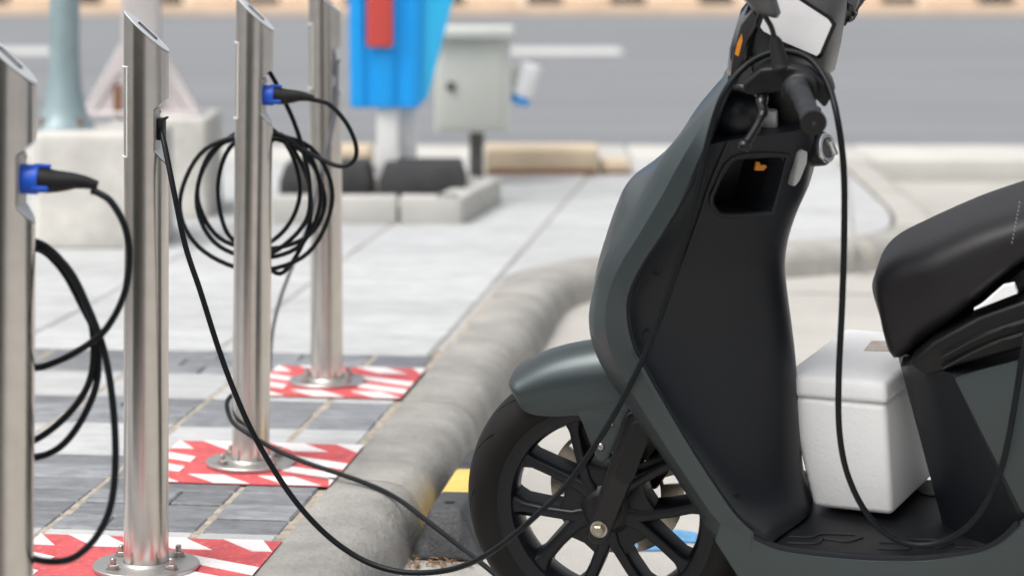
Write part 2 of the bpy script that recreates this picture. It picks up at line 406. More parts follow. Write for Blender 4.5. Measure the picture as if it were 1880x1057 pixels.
# kerb stones
kerb = bpy.data.objects.new('kerb', None); COL.objects.link(kerb); kerb.location = K0
tag(kerb, 'rounded grey concrete kerb stones curving round the parking bay', kind='structure')
L_ = [0]
for a, b in zip(kp, kp[1:]): L_.append(L_[-1] + (b - a).length)
def at_len(s):
    for i in range(len(kp) - 1):
        if s <= L_[i + 1] or i == len(kp) - 2:
            t = (s - L_[i]) / (L_[i + 1] - L_[i]); return kp[i].lerp(kp[i + 1], t)
def kdir(s):
    a, b = at_len(max(s - .06, 0)), at_len(min(s + .06, L_[-1])); return (b - a).normalized()
prof = [(0, -.05), (0, PV), (.05, PV + .002), (.105, PV)] + [(.105 + .082 * math.sin(a), PV - .078 + .078 * math.cos(a)) for a in (R_(x) for x in (15, 30, 45, 60, 75, 85))] + [(.196, .0), (.2, -.05)]
smark = L_[12] + .56                              # joint seen at the near kerb
starts = []
s0 = smark
while s0 > .9: s0 -= .88
while s0 < L_[-1] - .3: starts.append((s0, min(s0 + (.88 if s0 < L_[12] + 3.3 else .42), L_[-1]))); s0 = starts[-1][1]
for a, b in starts:
    secs = []; n = max(3, int((b - a) / .09))
    dz = random.uniform(-.003, .003); dn = random.uniform(-.003, .003)
    for i in range(n + 1):
        s = a + .006 + (b - a - .012) * i / n; p = at_len(s); t = kdir(s); nr = Vector((t.y, -t.x))
        secs.append([Vector((p.x + nr.x * (o + dn), p.y + nr.y * (o + dn), z + (dz if z > .02 else 0))) for o, z in prof])
    k_ = MB().loft(secs); k_.build('kerb_stone', M['kerb'] if at_len(a).y < 9.6 else M['bay'], kerb, origin=K0, ang=40)
    # tan mortar in the joint
    p = at_len(b); t = kdir(b); nr = Vector((t.y, -t.x)); pr2 = [(max(o - .0025, .002), z - .0025) for o, z in prof]
    MB().loft([[Vector((p.x + nr.x * o + t.x * e_, p.y + nr.y * o + t.y * e_, z)) for o, z in pr2] for e_ in (-.0065, .0065)]).build('mortar_joint', M['joint'], kerb, origin=K0)
# road edge strip in front of the road
g = bpy.data.objects.new('road_edge_kerb', None); COL.objects.link(g); g.location = (0, 12.5, 0)
tag(g, 'pale concrete strip along the near edge of the road', kind='structure')
for i in range(-7, 8):
    MB().box((i * 1.2, .4, .04), (1.19, .80, .14)).bevel(.012, 2).build('edge_stone', M['kerb_pale'], g)
# far kerb across the road
g = bpy.data.objects.new('median_kerb', None); COL.objects.link(g); g.location = (0, 33.6, 0)
tag(g, 'tan kerb with black painted blocks beyond the road', kind='structure')
MB().box((0, .3, .015), (60, .6, .22)).bevel(.02, 2).build('kerb_face', M['tan_pale'], g)
MB().box((0, 3.6, .02), (60, 6, .2)).build('median_top', M['tan_pale'], g)
for i in range(-9, 10):
    MB().box((i * 1.25 + .35 + random.uniform(-.1, .1), .55, .17), (.5, .25, .13 + random.uniform(0, .05))).bevel(.015, 2).build('black_block', M['black_paint'], g)
    MB().box((i * 1.25 + .975, .55, .17), (.70, .24, .12)).bevel(.015, 2).build('tan_block', M['tan_pale'], g)

# ================================================================== BOLLARDS
TR = .0415
def make_bollard():
    t = thing('charging_bollard', (0, 0, 0), '', 'bollard', 'steel charging bollards in a row')
    tube = MB().lathe([(TR, .004), (TR, 1.10)], 72, axis='z').build('tube', M['steel'], t)
    cut1 = MB().prism([(-.1, 1.085), (-.0415, 1.029), (.0415, .953), (.1, .899), (.2, 1.3), (-.2, 1.3)], -.1, .1).build('c', None)
    cut2 = MB().prism([(.07, .893), (.0415, .870), (.019, .850), (.019, .773), (.0415, .744), (.07, .720)], -.1, .1).build('c', None)
    boolean(tube, [cut1, cut2])
    sl = math.atan2(.953 - 1.029, .083); L2 = .083 / math.cos(sl) / 2
    rot = Matrix.Translation((0, 0, .991)) @ Matrix.Rotation(-sl, 4, 'Y')
    cap = MB()
    for r, z in ((1.0, .003),): cap.slab([(L2 * r * math.cos(a), TR * r * math.sin(a)) for a in (2 * math.pi * k / 48 for k in range(48))], .0005, .0035)
    cap = cap.bevel(.001, 1).xf(rot).build('top_plate', M['cap'], t)
    # slot outline on the plate
    sp = [(-.022, -.008), (.022, -.008), (.022, .008), (-.022, .008)]
    MB().tube(catmull([Vector((x, y, .004)) for x, y in ((-.02, -.009), (0, -.0095), (.02, -.009), (.0225, 0), (.02, .009), (0, .0095), (-.02, .009), (-.0225, 0), (-.02, -.009))], 4), .0013, 6).xf(rot).build('card_slot', M['plug_black'], cap)
    # service hatch outline on the back of the tube
    def cyl(a, z, r=TR + .0012): return Vector((-r * math.cos(a), -r * math.sin(a), z))
    A_ = R_(43); fr = []
    for i in range(13): fr.append(cyl(-A_ + 2 * A_ * i / 12, .928))
    for i in range(1, 9): fr.append(cyl(A_, .928 - .166 * i / 8))
    for i in range(1, 13): fr.append(cyl(A_ - 2 * A_ * i / 12, .762))
    for i in range(1, 9): fr.append(cyl(-A_, .762 + .166 * i / 8))
    MB().tube(fr, .0021, 6).build('hatch_frame', M['frame_pale'], t)
    # recess: back plate, lips
    pl = MB().box((.0205, 0, .8115), (.003, .068, .076)).bevel(.001, 1).build('socket_plate', M['steel_plate'], t)
    lipx = [(.0195, .0360), (.026, .0318), (.032, .0258), (.037, .0182), (.0402, .0095)]
    lip = [Vector((x, y, .7732 - (x - .0195) * 1.29)) for x, y in lipx] + [Vector((x, -y, .7732 - (x - .0195) * 1.29)) for x, y in lipx[::-1]]
    MB().loft([[p + Vector((0, 0, .0008)) for p in lip], [p + Vector((0, 0, .0026)) for p in lip]]).build('lower_lip', M['cap'], t)
    for y in (-.026, .026): MB().lathe([(.0025, 0), (.0025, .002)], 8, (.022, y, .842), 'x').build('screw', M['bolt'], pl)
    # base
    base = MB().lathe([(.0, 0), (.098, .0), (.0985, .002), (.0985, .006), (.097, .008), (.0, .008)], 64, axis='z').build('base_plate', M['steel_plate'], t)
    MB().lathe([(.0425, .008), (.046, .008), (.0425, .0125)], 48, axis='z', closed=True).build('weld_bead', M['steel_plate'], base)
    for a in (42, 138, 222, 318):
        x, y = .072 * math.cos(R_(a)), .072 * math.sin(R_(a))
        nb = MB().lathe([(.0095, .0085), (.0105, .0095), (.0105, .0165), (.009, .0175)], 6, (x, y, 0), 'z')
        n_ = nb.build('nut', M['bolt'], t, ang=20)
        MB().lathe([(.0055, .0175), (.0055, .028), (.0045, .029)], 12, (x, y, 0), 'z').build('stud', M['bolt'], n_)
        MB().lathe([(.0135, .0078), (.0135, .0098)], 20, (x, y, 0), 'z').build('washer', M['bolt'], n_)
    return t
BP = {'A': (-.763, 3.77), 'B': (-.679, 4.65), 'C': (-.577, 5.53), 'D': (-.480, 6.50)}
BL = {'A': 'brushed steel charging bollard cut off by the left edge, blue plug inserted',
      'B': 'nearest fully visible steel charging bollard with black socket flap and bolted base',
      'C': 'steel charging bollard with blue plug and coiled black cable hanging on it',
      'D': 'rearmost blurred steel charging bollard beside the blue totem'}
proto = make_bollard(); boll = {}
for i, k in enumerate('BACD'):
    o = proto if i == 0 else copy_tree(proto)
    o.location = (*BP[k], PV + .006); o['label'] = BL[k]; boll[k] = o
    o.rotation_euler.z = {'A': 0, 'B': 0, 'C': R_(-4), 'D': R_(2)}[k]
boll['C'].rotation_euler.y = R_(.55); boll['D'].rotation_euler.y = R_(-.35); boll['A'].rotation_euler.y = R_(.3)
# the hinged black socket flap, only where no plug covers it
for k in 'BD':
    s = MB().box((.028, 0, .812), (.014, .036, .040)).bevel(.003, 2).build('socket_flap', M['plug_black'], boll[k])
    MB().box((.037, 0, .832), (.006, .03, .004)).bevel(.001, 1).build('hinge', M['plug_black'], s)

# added, unseen: a hedge at left and a wall behind, darkening the steel's reflections
M['hedge'] = mat('added_hedge_leaf', (.035, .055, .022), .6, var=.4, vscale=5, obj_var=.1)
hg = thing('added_hedge', (-2.3, 1.8, PV), 'added dark hedge left of the bollards, unseen, for the steel to mirror', 'hedge')
hm = MB()
for i in range(5200):
    x, y, z = random.uniform(-.35, .35), random.uniform(-5, 2.0), random.uniform(.02, 1.25)
    f = random.random()
    if f < .55: x = .35 + random.gauss(0, .025)
    elif f < .8: z = 1.25 + random.gauss(0, .025)
    s_ = random.uniform(.03, .07); mt = Matrix.Translation((x, y, z)) @ Euler([random.uniform(0, 6.3) for _ in range(3)]).to_matrix().to_4x4()
    hm.face([hm.bm.verts.new(mt @ Vector(q)) for q in ((-s_, 0, 0), (0, -s_ * .5, .006), (s_, 0, 0), (0, s_ * .5, .006))])
tag(hm.build('foliage', M['hedge'], hg), kind='stuff')
MB().box((0, -1.5, .6), (.56, 6.8, 1.18)).build('stems', M['hedge'], hg)
wl = thing('added_wall', (-1.6, -2.6, PV), 'added dark wall behind the camera, unseen, for the steel to mirror', 'wall')
MB().box((0, 0, 1.3), (2.4, .25, 2.6)).bevel(.01, 1).build('wall_face', M['wall'], wl); MB().box((0, 0, 2.64), (2.5, .35, .08)).build('coping', M['kerb'], wl)
# hazard panels painted round the bollards
def hazard(k, label, p0, p1):
    c = K0 + Vector((0, 0, 0)); b = Vector((*BP[k], 0)); q = (b - K0).dot(kd); pc = (b - K0).dot(kn)
    root = pq(pc, q, PV); t = thing('hazard_panel', root, label, 'floor marking', 'red and white hazard panels')
    h0, h1 = -.19, .225
    def lp(p, y): return (kn * (p - pc) + kd * y).xy
    MB().slab([lp(p0, h0), lp(p1, h0), lp(p1, h1), lp(p0, h1)], .0025, .0045).build('red_field', M['red_paint'], t)
    def clipx(p): return min(max(p, p0), p1)
    w = .078
    for y0, y1, sl, off in ((h1 - .085, h1, -.075, .0), (h0, h0 + .075, -.075, .05)):
        x = p0 - .1 + off
        while x < p1 + .1:
            qd = [(clipx(x), y1), (clipx(x + w), y1), (clipx(x + w - sl), y0), (clipx(x - sl), y0)]
            if qd[1][0] - qd[0][0] > .012 or qd[2][0] - qd[3][0] > .012:
                MB().slab([lp(*v) for v in qd][::-1], .0047, .006).build('white_stripe', M['white_paint'], t)
            x += .155
    # short bars at the two ends
    for y in (-.045, .055):
        MB().slab([lp(*v) for v in ((p1 - .15, y + .045), (p1, y - .03), (p1, y - .085), (p1 - .13, y - .015))], .0047, .006).build('white_stripe', M['white_paint'], t)
        MB().slab([lp(*v) for v in ((p0, y + .045), (p0 + .08, y), (p0 + .08, y - .05), (p0, y - .01))], .0047, .006).build('white_stripe', M['white_paint'], t)
hazard('B', 'red and white hazard panel on the paving under the nearest bollard', -.48, .0)
hazard('C', 'red and white hazard panel under the bollard with coiled cable', -.43, .0)
hazard('D', 'red and white hazard panel under the rearmost bollard', -.41, -.01)
hazard('A', 'red and white hazard panel at the left edge under the cut off bollard', -.5, .0)

# ------------------------------------------------------------------ plugs and cables
def plug(k, label, tilt=0):
    b = boll[k]; loc = Vector((BP[k][0] + .022, BP[k][1] - .002, PV + .006 + .812))
    t = thing('charging_plug', loc, label, 'plug', 'blue and black charging plugs', rot=(0, R_(tilt), 0))
    c = MB().lathe([(.0, .002), (.0215, .002), (.0225, .004), (.0225, .028), (.021, .030), (.0, .030)], 28, axis='x').build('collar', M['plug_blue'], t, ang=30)
    for a in (90, 215, 325):
        MB().box((.034, .021 * math.cos(R_(a)), .021 * math.sin(R_(a))), (.026, .009, .006), (R_(a + 90), 0, 0)).bevel(.0015, 1).build('lug', M['plug_blue'], c)
    MB().tube([(x, 0, z) for x, z in ((.028, 0), (.034, 0), (.045, -.001), (.058, -.001), (.072, 0), (.085, .001), (.1, .0), (.118, -.004))], [.0195, .0195, .0185, .0165, .0145, .0118, .0095, .007], 20).build('handle', M['plug_black'], t)
    for i in range(7):
        x = .084 + i * .0045
        MB().lathe([(.0075, x - .0012), (.0118 - i * .0007, x - .0008), (.0118 - i * .0007, x + .0008), (.0075, x + .0012)], 16, (0, 0, .001 - i * .0007), 'x').build('relief_ring', M['plug_black'], t)
    return t
plug('C', 'blue collared black charging plug in the bollard with coiled cable', 2)
plug('A', 'blue collared black charging plug in the bollard cut off at left', 3)
def cable(pts, r, label, m='cable', n=10, name='charging_cable', origin=None, group='black charging cables'):
    path = catmull(pts, n); o = Vector(pts[0])
    ob = MB().tube(path, r, 12).build(name, M[m], None, origin=o); ob.location = o
    return tag(ob, label, 'cable', group)
# ================================================================== SCOOTER
PSI, PHI, WR = R_(15), R_(11), .265
cz = WR * math.cos(PHI); cd = F * (HC - cz) / (922 - VH)
SM = Matrix.Rotation(-PSI, 4, 'Z') @ Matrix.Rotation(PHI, 4, 'X')
SX, SY, SZ = (SM.to_3x3() @ Vector(v) for v in ((1, 0, 0), (0, 1, 0), (0, 0, 1)))
SO = Vector(((1120 - U0) * cd / F, cd, cz)) - SZ * WR
SW = Matrix.Translation(SO) @ SM
def Lp(u, v, ax, val):
    r = Vector(((u - U0) / F, 1, (VH - v) / F)); c = Vector((0, 0, HC)) - SO
    p = c + r * ((val - c.dot(ax)) / r.dot(ax)); return Vector((p.dot(SX), p.dot(SY), p.dot(SZ)))
def L(u, v, y): return Lp(u, v, SY, y)            # photo pixel on the scooter's own plane y (0 = mid plane, negative = near side)
def LZ(u, v, z): return Lp(u, v, SZ, z)
def LW(u, v, y): return SW @ L(u, v, y)
S = thing('electric_scooter', SO, 'matte grey green electric scooter parked with its seat raised', 'scooter', rot=(PHI, 0, -PSI))

def table(px, y):
    pts = catmull([L(u, v, y) for u, v in px], 8); pts.sort(key=lambda p: p.z); return [(p.z, p.x) for p in pts]
def look(tb, z):
    if z <= tb[0][0]: return tb[0][1]
    for (a, xa), (b, xb) in zip(tb, tb[1:]):
        if z <= b: return xa + (xb - xa) * ((z - a) / (b - a) if b > a else 0)
    return tb[-1][1]
W_ = .19
T_out = table([(1392, 88), (1372, 110), (1345, 142), (1300, 190), (1255, 240), (1215, 290), (1180, 350), (1142, 415), (1108, 475), (1086, 535), (1077, 590), (1086, 640), (1110, 690), (1150, 750), (1200, 825), (1250, 905), (1300, 990), (1345, 1057)], -.152)
T_in = table([(1400, 92), (1372, 118), (1345, 155), (1326, 192), (1310, 235), (1293, 284), (1262, 350), (1215, 430), (1180, 482), (1157, 528), (1150, 570), (1160, 630), (1190, 690), (1230, 760), (1280, 845), (1320, 910), (1350, 955), (1380, 985)], -W_)
T_bul = table([(1500, 180), (1505, 250), (1497, 290), (1485, 340), (1465, 385), (1450, 430), (1443, 480), (1447, 530), (1455, 590), (1461, 640), (1465, 690), (1469, 760), (1476, 860), (1484, 935)], .02)
T_nose = table([(1330, 160), (1260, 240), (1205, 296), (1158, 328), (1136, 370), (1117, 425), (1103, 475), (1098, 540), (1100, 600), (1120, 660), (1170, 740), (1260, 880), (1330, 985)], 0)
ZB = .268
# --- outer fairing
secs = []; NZ = 70; ztop = L(1368, 116, -.15).z
for i in range(NZ + 1):
    z = ZB + (ztop - ZB) * i / NZ
    xo, xi = look(T_out, z), look(T_in, z)
    f = max(0, (z - .95) / (ztop - .95))
    wz = W_ * (1 - .35 * f * f) - .022 * max(0, min(1, (.50 - z) / .22)) ** 1.5
    xn = min(look(T_nose, z), xo + .02); xn = max(xn, xo - .05 * (1 - f))
    xi = max(xi, xo + .012)
    half = [(xi, -wz), (xi - .006, -wz - .003), (xi - (xi - xo) * .25, -wz * .995), (xi - (xi - xo) * .50, -wz * .98), (xi - (xi - xo) * .78, -wz * .87), (xo + .003, -wz * .78),
            (xo, -wz * .72), (xo + .40 * (xn - xo), -wz * .52), (xo + .75 * (xn - xo), -wz * .30), (xn, -wz * .08)]
    ring = [Vector((x, y, z)) for x, y in half] + [Vector((x, -y, z)) for x, y in half[::-1]]
    secs.append(ring)
MB().loft(secs).build('front_fairing', M['fair'], S, ang=28)
# --- inner leg shield with the open glove pocket
zs_top = L(1400, 243, -.10).z
def shield_x(z, y):
    xi = look(T_in, z) + .004; xc = look(T_bul, z); t = min(1, abs(y) / W_)
    f = max(0, (z - .95) / (ztop - .95)); wz = W_ * (1 - .35 * f * f) - .022 * max(0, min(1, (.50 - z) / .22)) ** 1.5; t = min(1, abs(y) / wz)
    k = min(1, max(0, (zs_top - z) / .25)); a = .05 + .27 * (1 - k)
    if t < a: g_ = 1
    else:
        q = (t - a) / (1 - a); g_ = 1 - q; g_ = g_ * (1 - .25) + .25 * (1 - q * q * (3 - 2 * q))
        e = .5 * (1 + math.cos(math.pi * q)); kk = .45 + .4 * k; g_ = (1 - kk) * g_ + kk * e
    fil = max(0, (.37 - z) / .09) ** 2.2 * (.016 * min(1, t * 1.4) + .008)
    return xi + (xc - xi) * g_ + fil, wz
secs = []; NY = 40
for i in range(61):
    z = ZB + .012 + (zs_top - ZB - .012) * i / 60
    back, front = [], []
    for j in range(NY + 1):
        t = -1 + 2 * j / NY; _, wz = shield_x(z, 0); y = t * (wz - .004); x, _ = shield_x(z, y)
        back.append(Vector((x, y, z)))
    xi = look(T_in, z)
    front = [Vector((min(xi, back[j].x) - .002 - .02 * (1 - (2 * j / NY - 1) ** 2), back[j].y, z)) for j in range(NY, -1, -4)]
    secs.append(back + front)
shield = MB().loft(secs).build('leg_shield', M['shield'], S, ang=40)
def surf(u, v, y0=-.1):
    """where the photo's ray meets the shield's rear surface"""
    y = y0
    lo, hi = -.185, .05
    for _ in range(40):
        mid = (lo + hi) / 2; p = L(u, v, mid); x, _w = shield_x(p.z, mid)
        if p.x > x: lo = mid
        else: hi = mid
    return L(u, v, lo)
pk = [(1345, 291), (1437, 285), (1441, 300), (1420, 378), (1408, 390), (1330, 395), (1312, 384), (1305, 366), (1312, 345)]
pk3 = [surf(u, v) for u, v in pk]
ctr = sum(pk3, Vector()) / len(pk3)
nrm = Vector((.80, -.60, 0)).normalized()
cut = MB(); cut.loft([[p + nrm * .06 for p in pk3], [p - nrm * .10 + (ctr - p) * .12 for p in pk3]])
cutter = cut.build('c', None); cutter.matrix_world = SW
bpy.context.view_layer.update()
boolean(shield, [cutter])
rim_path = catmull([p + nrm * .001 for p in pk3], 5, closed=True); rim_path.append(rim_path[0])
pr = MB().tube(rim_path, .0045, 8).build('pocket_rim', M['shield'], S)
MB().loft([[p - nrm * .002 + (ctr - p) * .03 for p in pk3], [p - nrm * .085 + (ctr - p) * .14 for p in pk3]], caps=False).build('pocket_wall', M['black'], pr)
q = [p - nrm * .086 + (ctr - p) * .13 for p in pk3]
MB().loft([q, [p - nrm * .004 for p in q]]).build('pocket_back', M['black'], pr)
og = [L(u, v, -.085) for u, v in ((1386, 313), (1389, 297), (1396, 299), (1395, 304), (1405, 303), (1408, 307), (1402, 313))]
MB().loft([og, [p + Vector((-.003, .004, 0)) for p in og]]).build('orange_tag', M['orange'], pr)
# fixing holes (dark recesses with a screw)
for u, v in ((1207, 497), (1188, 612), (1352, 912)):
    c = surf(u, v); h = MB().lathe([(0, 0), (.0062, 0), (.0085, .0015), (.0085, -.003)], 16, (0, 0, 0), 'x').xf(Matrix.Translation(c) @ Matrix.Rotation(R_(-50), 4, 'Z')).build('screw_hole', M['rubber'], S)
# raised seam on the shield
sm = [surf(u, v) + Vector((.001, -.002, 0)) for u, v in ((1335, 262), (1318, 300), (1300, 345), (1282, 400), (1264, 450), (1246, 500))]
MB().tube(catmull(sm, 5), .0022, 6).build('panel_seam', M['shield'], S)
# --- floor and side skirt
sk = [(1311, 992), (1353, 1057), (1400, 1140), (1470, 1172), (1700, 1185), (1880, 1175), (2030, 1120), (2060, 1020), (1960, 940), (1880, 955), (1838, 992), (1795, 1012), (1700, 1026), (1600, 1026), (1500, 1018), (1430, 1007), (1390, 990), (1362, 968), (1330, 925)]
sp = [L(u, v, -.168) for u, v in sk]
for y0, y1 in ((-.170, -.148), (.148, .170)): MB().prism([(p.x, p.z) for p in sp], y0, y1).bevel(.006, 3).build('side_skirt', M['fair'], S, ang=40)
MB().prism([(.27, .262), (.25, .20), (.33, .115), (.80, .11), (.98, .16), (.98, .262)], -.15, .15).bevel(.004, 2).build('underbody', M['black'], S)
fl = [LZ(u, v, .275) for u, v in ((1352, 962), (1385, 985), (1440, 999), (1600, 1014), (1740, 1014), (1820, 990))]
fz = .274
fp = [(.31, -.152), (.36, -.160), (.60, -.160), (.74, -.157), (.80, -.12), (.82, -.05), (.82, .05), (.80, .12), (.74, .157), (.60, .160), (.36, .160), (.31, .152), (.28, .05), (.28, -.05)]
floor = MB().slab(fp, .255, fz).bevel(.004, 2).build('floorboard', M['floor'], S)
def raised(pts, r=.002): MB().tube(catmull([Vector((x, y, fz + .0012)) for x, y in pts], 4), r, 6).build('tread_rib', M['shield'], floor)
for x in (.345, .50, .63):
    raised([(x, -.14), (x + .05, -.135), (x + .06, -.115), (x + .10, -.12), (x + .125, -.10)]); raised([(x, -.115), (x + .04, -.11), (x + .055, -.095), (x + .11, -.09)])
    raised([(x, .115), (x + .04, .11), (x + .055, .095), (x + .11, .09)])
rimp = [L(u, v, -.165) for u, v in ((1330, 915), (1362, 966), (1390, 989), (1430, 1006), (1500, 1017), (1600, 1025), (1700, 1025), (1795, 1011), (1838, 991), (1870, 960))]
MB().tube(catmull([p + Vector((0, 0, .002)) for p in rimp], 5), .005, 8).build('floor_edge_trim', M['shield'], S)

# --- seat base body
def body_sec(z):
    t = (z - .275) / (.60 - .275)
    a, b = L(1870, 945, -.15), L(1750, 690, -.15); c, d_ = L(1720, 905, 0), L(1660, 680, 0)
    xa = a.x + (b.x - a.x) * (z - a.z) / (b.z - a.z); xc = c.x + (d_.x - c.x) * (z - c.z) / (d_.z - c.z)
    return xa, xc
secs = []
for i in range(13):
    z = .262 + (.60 - .262) * i / 12; xa, xc = body_sec(z)
    h = [(1.45, -.10), (1.3, -.15), (xa + .04, -.153), (xa, -.150), (xa - .02, -.135), (xc + .55 * (xa - xc), -.105), (xc + .2 * (xa - xc), -.065), (xc, -.02)]
    secs.append([Vector((x, y, z)) for x, y in h] + [Vector((x, -y, z)) for x, y in h[::-1]])
MB().loft(secs).build('seat_base', M['shield'], S, ang=30)
sidep = [L(u, v, -.158) for u, v in ((1752, 694), (1800, 680), (1900, 655), (2100, 600), (2300, 560), (2350, 700), (2200, 900), (2000, 960), (1876, 940))]
MB().prism([(p.x, p.z) for p in sidep], -.160, -.150).bevel(.003, 2).build('side_panel', M['fair'], S)
MB().prism([(p.x, p.z) for p in sidep], .150, .160).bevel(.003, 2).build('side_panel', M['fair'], S)
# storage tub rim under the raised seat
tr = [L(u, v, -.14) for u, v in ((1668, 668), (1712, 628), (1800, 580), (1880, 552), (2050, 500), (2250, 450), (2250, 560), (2050, 600), (1880, 640), (1760, 672), (1700, 692))]
MB().prism([(p.x, p.z) for p in tr], -.142, .142).bevel(.008, 3).build('storage_rim', M['black'], S)
for k in (0, 1):
    tl = [L(u, v + 22 + 22 * k, -.146) for u, v in ((1730, 630), (1800, 594), (1880, 567), (2050, 515), (2250, 465))]
    MB().tube(catmull(tl, 5), .0035, 8).build('rim_groove', M['gloss'], S)
# --- seat, raised at the rear
st_top = [L(u, v, .045) for u, v in ((1612, 486), (1624, 456), (1652, 432), (1712, 406), (1795, 371), (1880, 343), (2000, 305), (2150, 262), (2300, 230), (2420, 235))]
st_bot = [L(u, v, -.10) for u, v in ((1618, 610), (1640, 672), (1700, 632), (1760, 583), (1820, 530), (1880, 480), (2000, 410), (2150, 340), (2300, 300), (2420, 260))]
tb = [Vector((p.x, 0, p.z)) for p in st_top]; bb = [Vector((p.x, 0, p.z)) for p in st_bot]
tb = catmull(tb, 4); bb = catmull(bb, 4); secs = []
NS = len(tb)
for i, (a, b) in enumerate(zip(tb, bb)):
    s_ = i / (NS - 1); w = .085 + .055 * min(1, s_ * 3.0) if s_ < .4 else .14
    if s_ < .1: w *= .86 + 1.4 * s_
    ring = []
    for k in range(24):
        an = 2 * math.pi * (k + .5) / 24; cx_, sy_ = math.sin(an), -math.cos(an)
        e = .38
        hx = math.copysign(abs(cx_) ** e, cx_); hy = math.copysign(abs(sy_) ** e, sy_)
        top = (hx + 1) / 2
        p = b.lerp(a, top); y = hy * w * (.90 + .10 * math.sin(math.pi * min(top, 1)) - .16 * max(0, top - .55))
        ring.append(Vector((p.x, y, p.z)))
    secs.append(ring)
seat = MB().loft(secs).build('seat', M['seat'], S, ang=50)
st = [L(u, v, -.142) for u, v in ((1872, 372), (1866, 395), (1860, 420), (1858, 445))]
for i in range(11):
    p = st[0].lerp(st[-1], i / 10); MB().box(p, (.001, .002, .003), (0, R_(-15), 0)).build('stitch', M['hook'], seat)
un = [Vector((p.x, 0, p.z)) for p in st_bot[1:]]
pp = [(p.x + .01, p.z - .001) for p in un] + [(p.x + .03, p.z - .022) for p in un[::-1][:-1]]
MB().prism(pp, -.105, .105).bevel(.004, 2).build('seat_pan', M['black'], S)
ln = [L(u, v, -.143) for u, v in ((1788, 569), (1803, 560), (1842, 526), (1862, 522), (1868, 538))]
MB().prism([(p.x, p.z) for p in ln], -.1435, -.13).build('storage_liner', M['foam'], S)
hz = [L(u, v, -.06) for u, v in ((1866, 500), (1880, 520), (1890, 545), (1888, 590))]
MB().tube(catmull(hz, 5), .006, 8).build('seat_stay', M['black'], S)
# --- front wheel
wc = Vector((0, 0, WR))
wheel = MB()
wheel.lathe([(.194, -.042), (.200, -.047), (.210, -.053), (.222, -.056), (.236, -.052), (.248, -.042), (.257, -.030), (.2625, -.016), (.265, 0), (.2625, .016), (.257, .030), (.248, .042), (.236, .052), (.222, .056), (.210, .053), (.200, .047), (.194, .042)], 120, closed=True)
tyre = wheel.build('tyre', M['tyre'], None, ang=60); tyre.location = wc
wheel_root = MB().lathe([(.202, -.047), (.204, -.042), (.194, -.037), (.184, -.030), (.180, -.012), (.178, 0), (.180, .012), (.184, .030), (.194, .037), (.204, .041), (.202, .046), (.190, .046), (.177, .034), (.170, .012), (.168, 0), (.168, -.012), (.170, -.030), (.176, -.040), (.192, -.047)], 120, closed=True).build('front_wheel', M['tri'], S)
wheel_root.location = wc
tyre.parent = wheel_root; tyre.location = (0, 0, 0)
MB().lathe([(.0, -.043), (.034, -.043), (.044, -.036), (.056, -.024), (.058, .0), (.052, .03), (.03, .04), (.0, .04)], 40).build('hub', M['tri'], wheel_root)
for k in range(5):
    a = R_(165 + 72 * k)
    for sgn in (-1, 1):
        # one arm of each pair, from hub to rim, nearly parallel to its twin
        secs = []
        for r, off, w, y0, y1 in ((.030, .020, .022, -.038, .020), (.060, .031, .0130, -.037, .018), (.11, .040, .0118, -.036, .014), (.148, .0445, .0122, -.035, .014), (.162, .046, .018, -.035, .014), (.175, .049, .028, -.035, .014)):
            o = sgn * off
            ca, sa = math.cos(a), math.sin(a)
            def pt(dr, dt, y): return Vector(((r + dr) * ca - (o + dt) * sa, y, -0 + (r + dr) * sa + (o + dt) * ca))
            w0 = w * .72
            secs.append([pt(0, -w, y0 + .012), pt(0, -w0, y0 + .002), pt(0, -w0 * .7, y0), pt(0, w0 * .7, y0), pt(0, w0, y0 + .002), pt(0, w, y0 + .012), pt(0, w, y1), pt(0, -w, y1)])
        MB().loft(secs).build('spoke', M['tri'], wheel_root, ang=50)
    # web joining the pair near the hub
    ca, sa = math.cos(a), math.sin(a)
    wb = [(.015, -.04), (.075, -.043), (.098, -.043), (.085, -.022), (.081, 0), (.085, .022), (.098, .043), (.075, .043), (.015, .04)]
    MB().prism([(r * ca - o * sa, r * sa + o * ca) for r, o in wb], -.033, .018).bevel(.005, 2).build('spoke_web', M['tri'], wheel_root)
MB().tube([(.166 * math.cos(R_(188)), -.012, .166 * math.sin(R_(188))), (.132 * math.cos(R_(188)), -.030, .132 * math.sin(R_(188)))], [.0055, .0045], 10).build('valve', M['black'], wheel_root)
# slotted brake disc on the far side
db = MB(); NA, rad = 120, [.082, .089, .104, .118, .125]
dv = [[[db.bm.verts.new((r * math.cos(2 * math.pi * k / NA), y, r * math.sin(2 * math.pi * k / NA))) for r in rad] for k in range(NA)] for y in (.058, .063)]
def solid(k, i): return not ((i in (1, 2)) and (k % 10) in (3, 4, 5))
for k in range(NA):
    for i in range(4):
        if not solid(k, i): continue
        k2 = (k + 1) % NA
        a0, a1, a2, a3 = dv[0][k][i], dv[0][k2][i], dv[0][k2][i + 1], dv[0][k][i + 1]
        b0, b1, b2, b3 = dv[1][k][i], dv[1][k2][i], dv[1][k2][i + 1], dv[1][k][i + 1]
        db.face((a0, a1, a2, a3)); db.face((b0, b3, b2, b1))
        for (x, y, X, Y, nk, ni) in ((a0, a1, b0, b1, k, i - 1), (a2, a3, b2, b3, k, i + 1), (a1, a2, b1, b2, (k + 1) % NA, i), (a3, a0, b3, b0, (k - 1) % NA, i)):
            if ni < 0 or ni > 3 or not solid(nk, ni): db.face((x, X, Y, y))
disc = db.build('brake_disc', M['disc'], wheel_root)
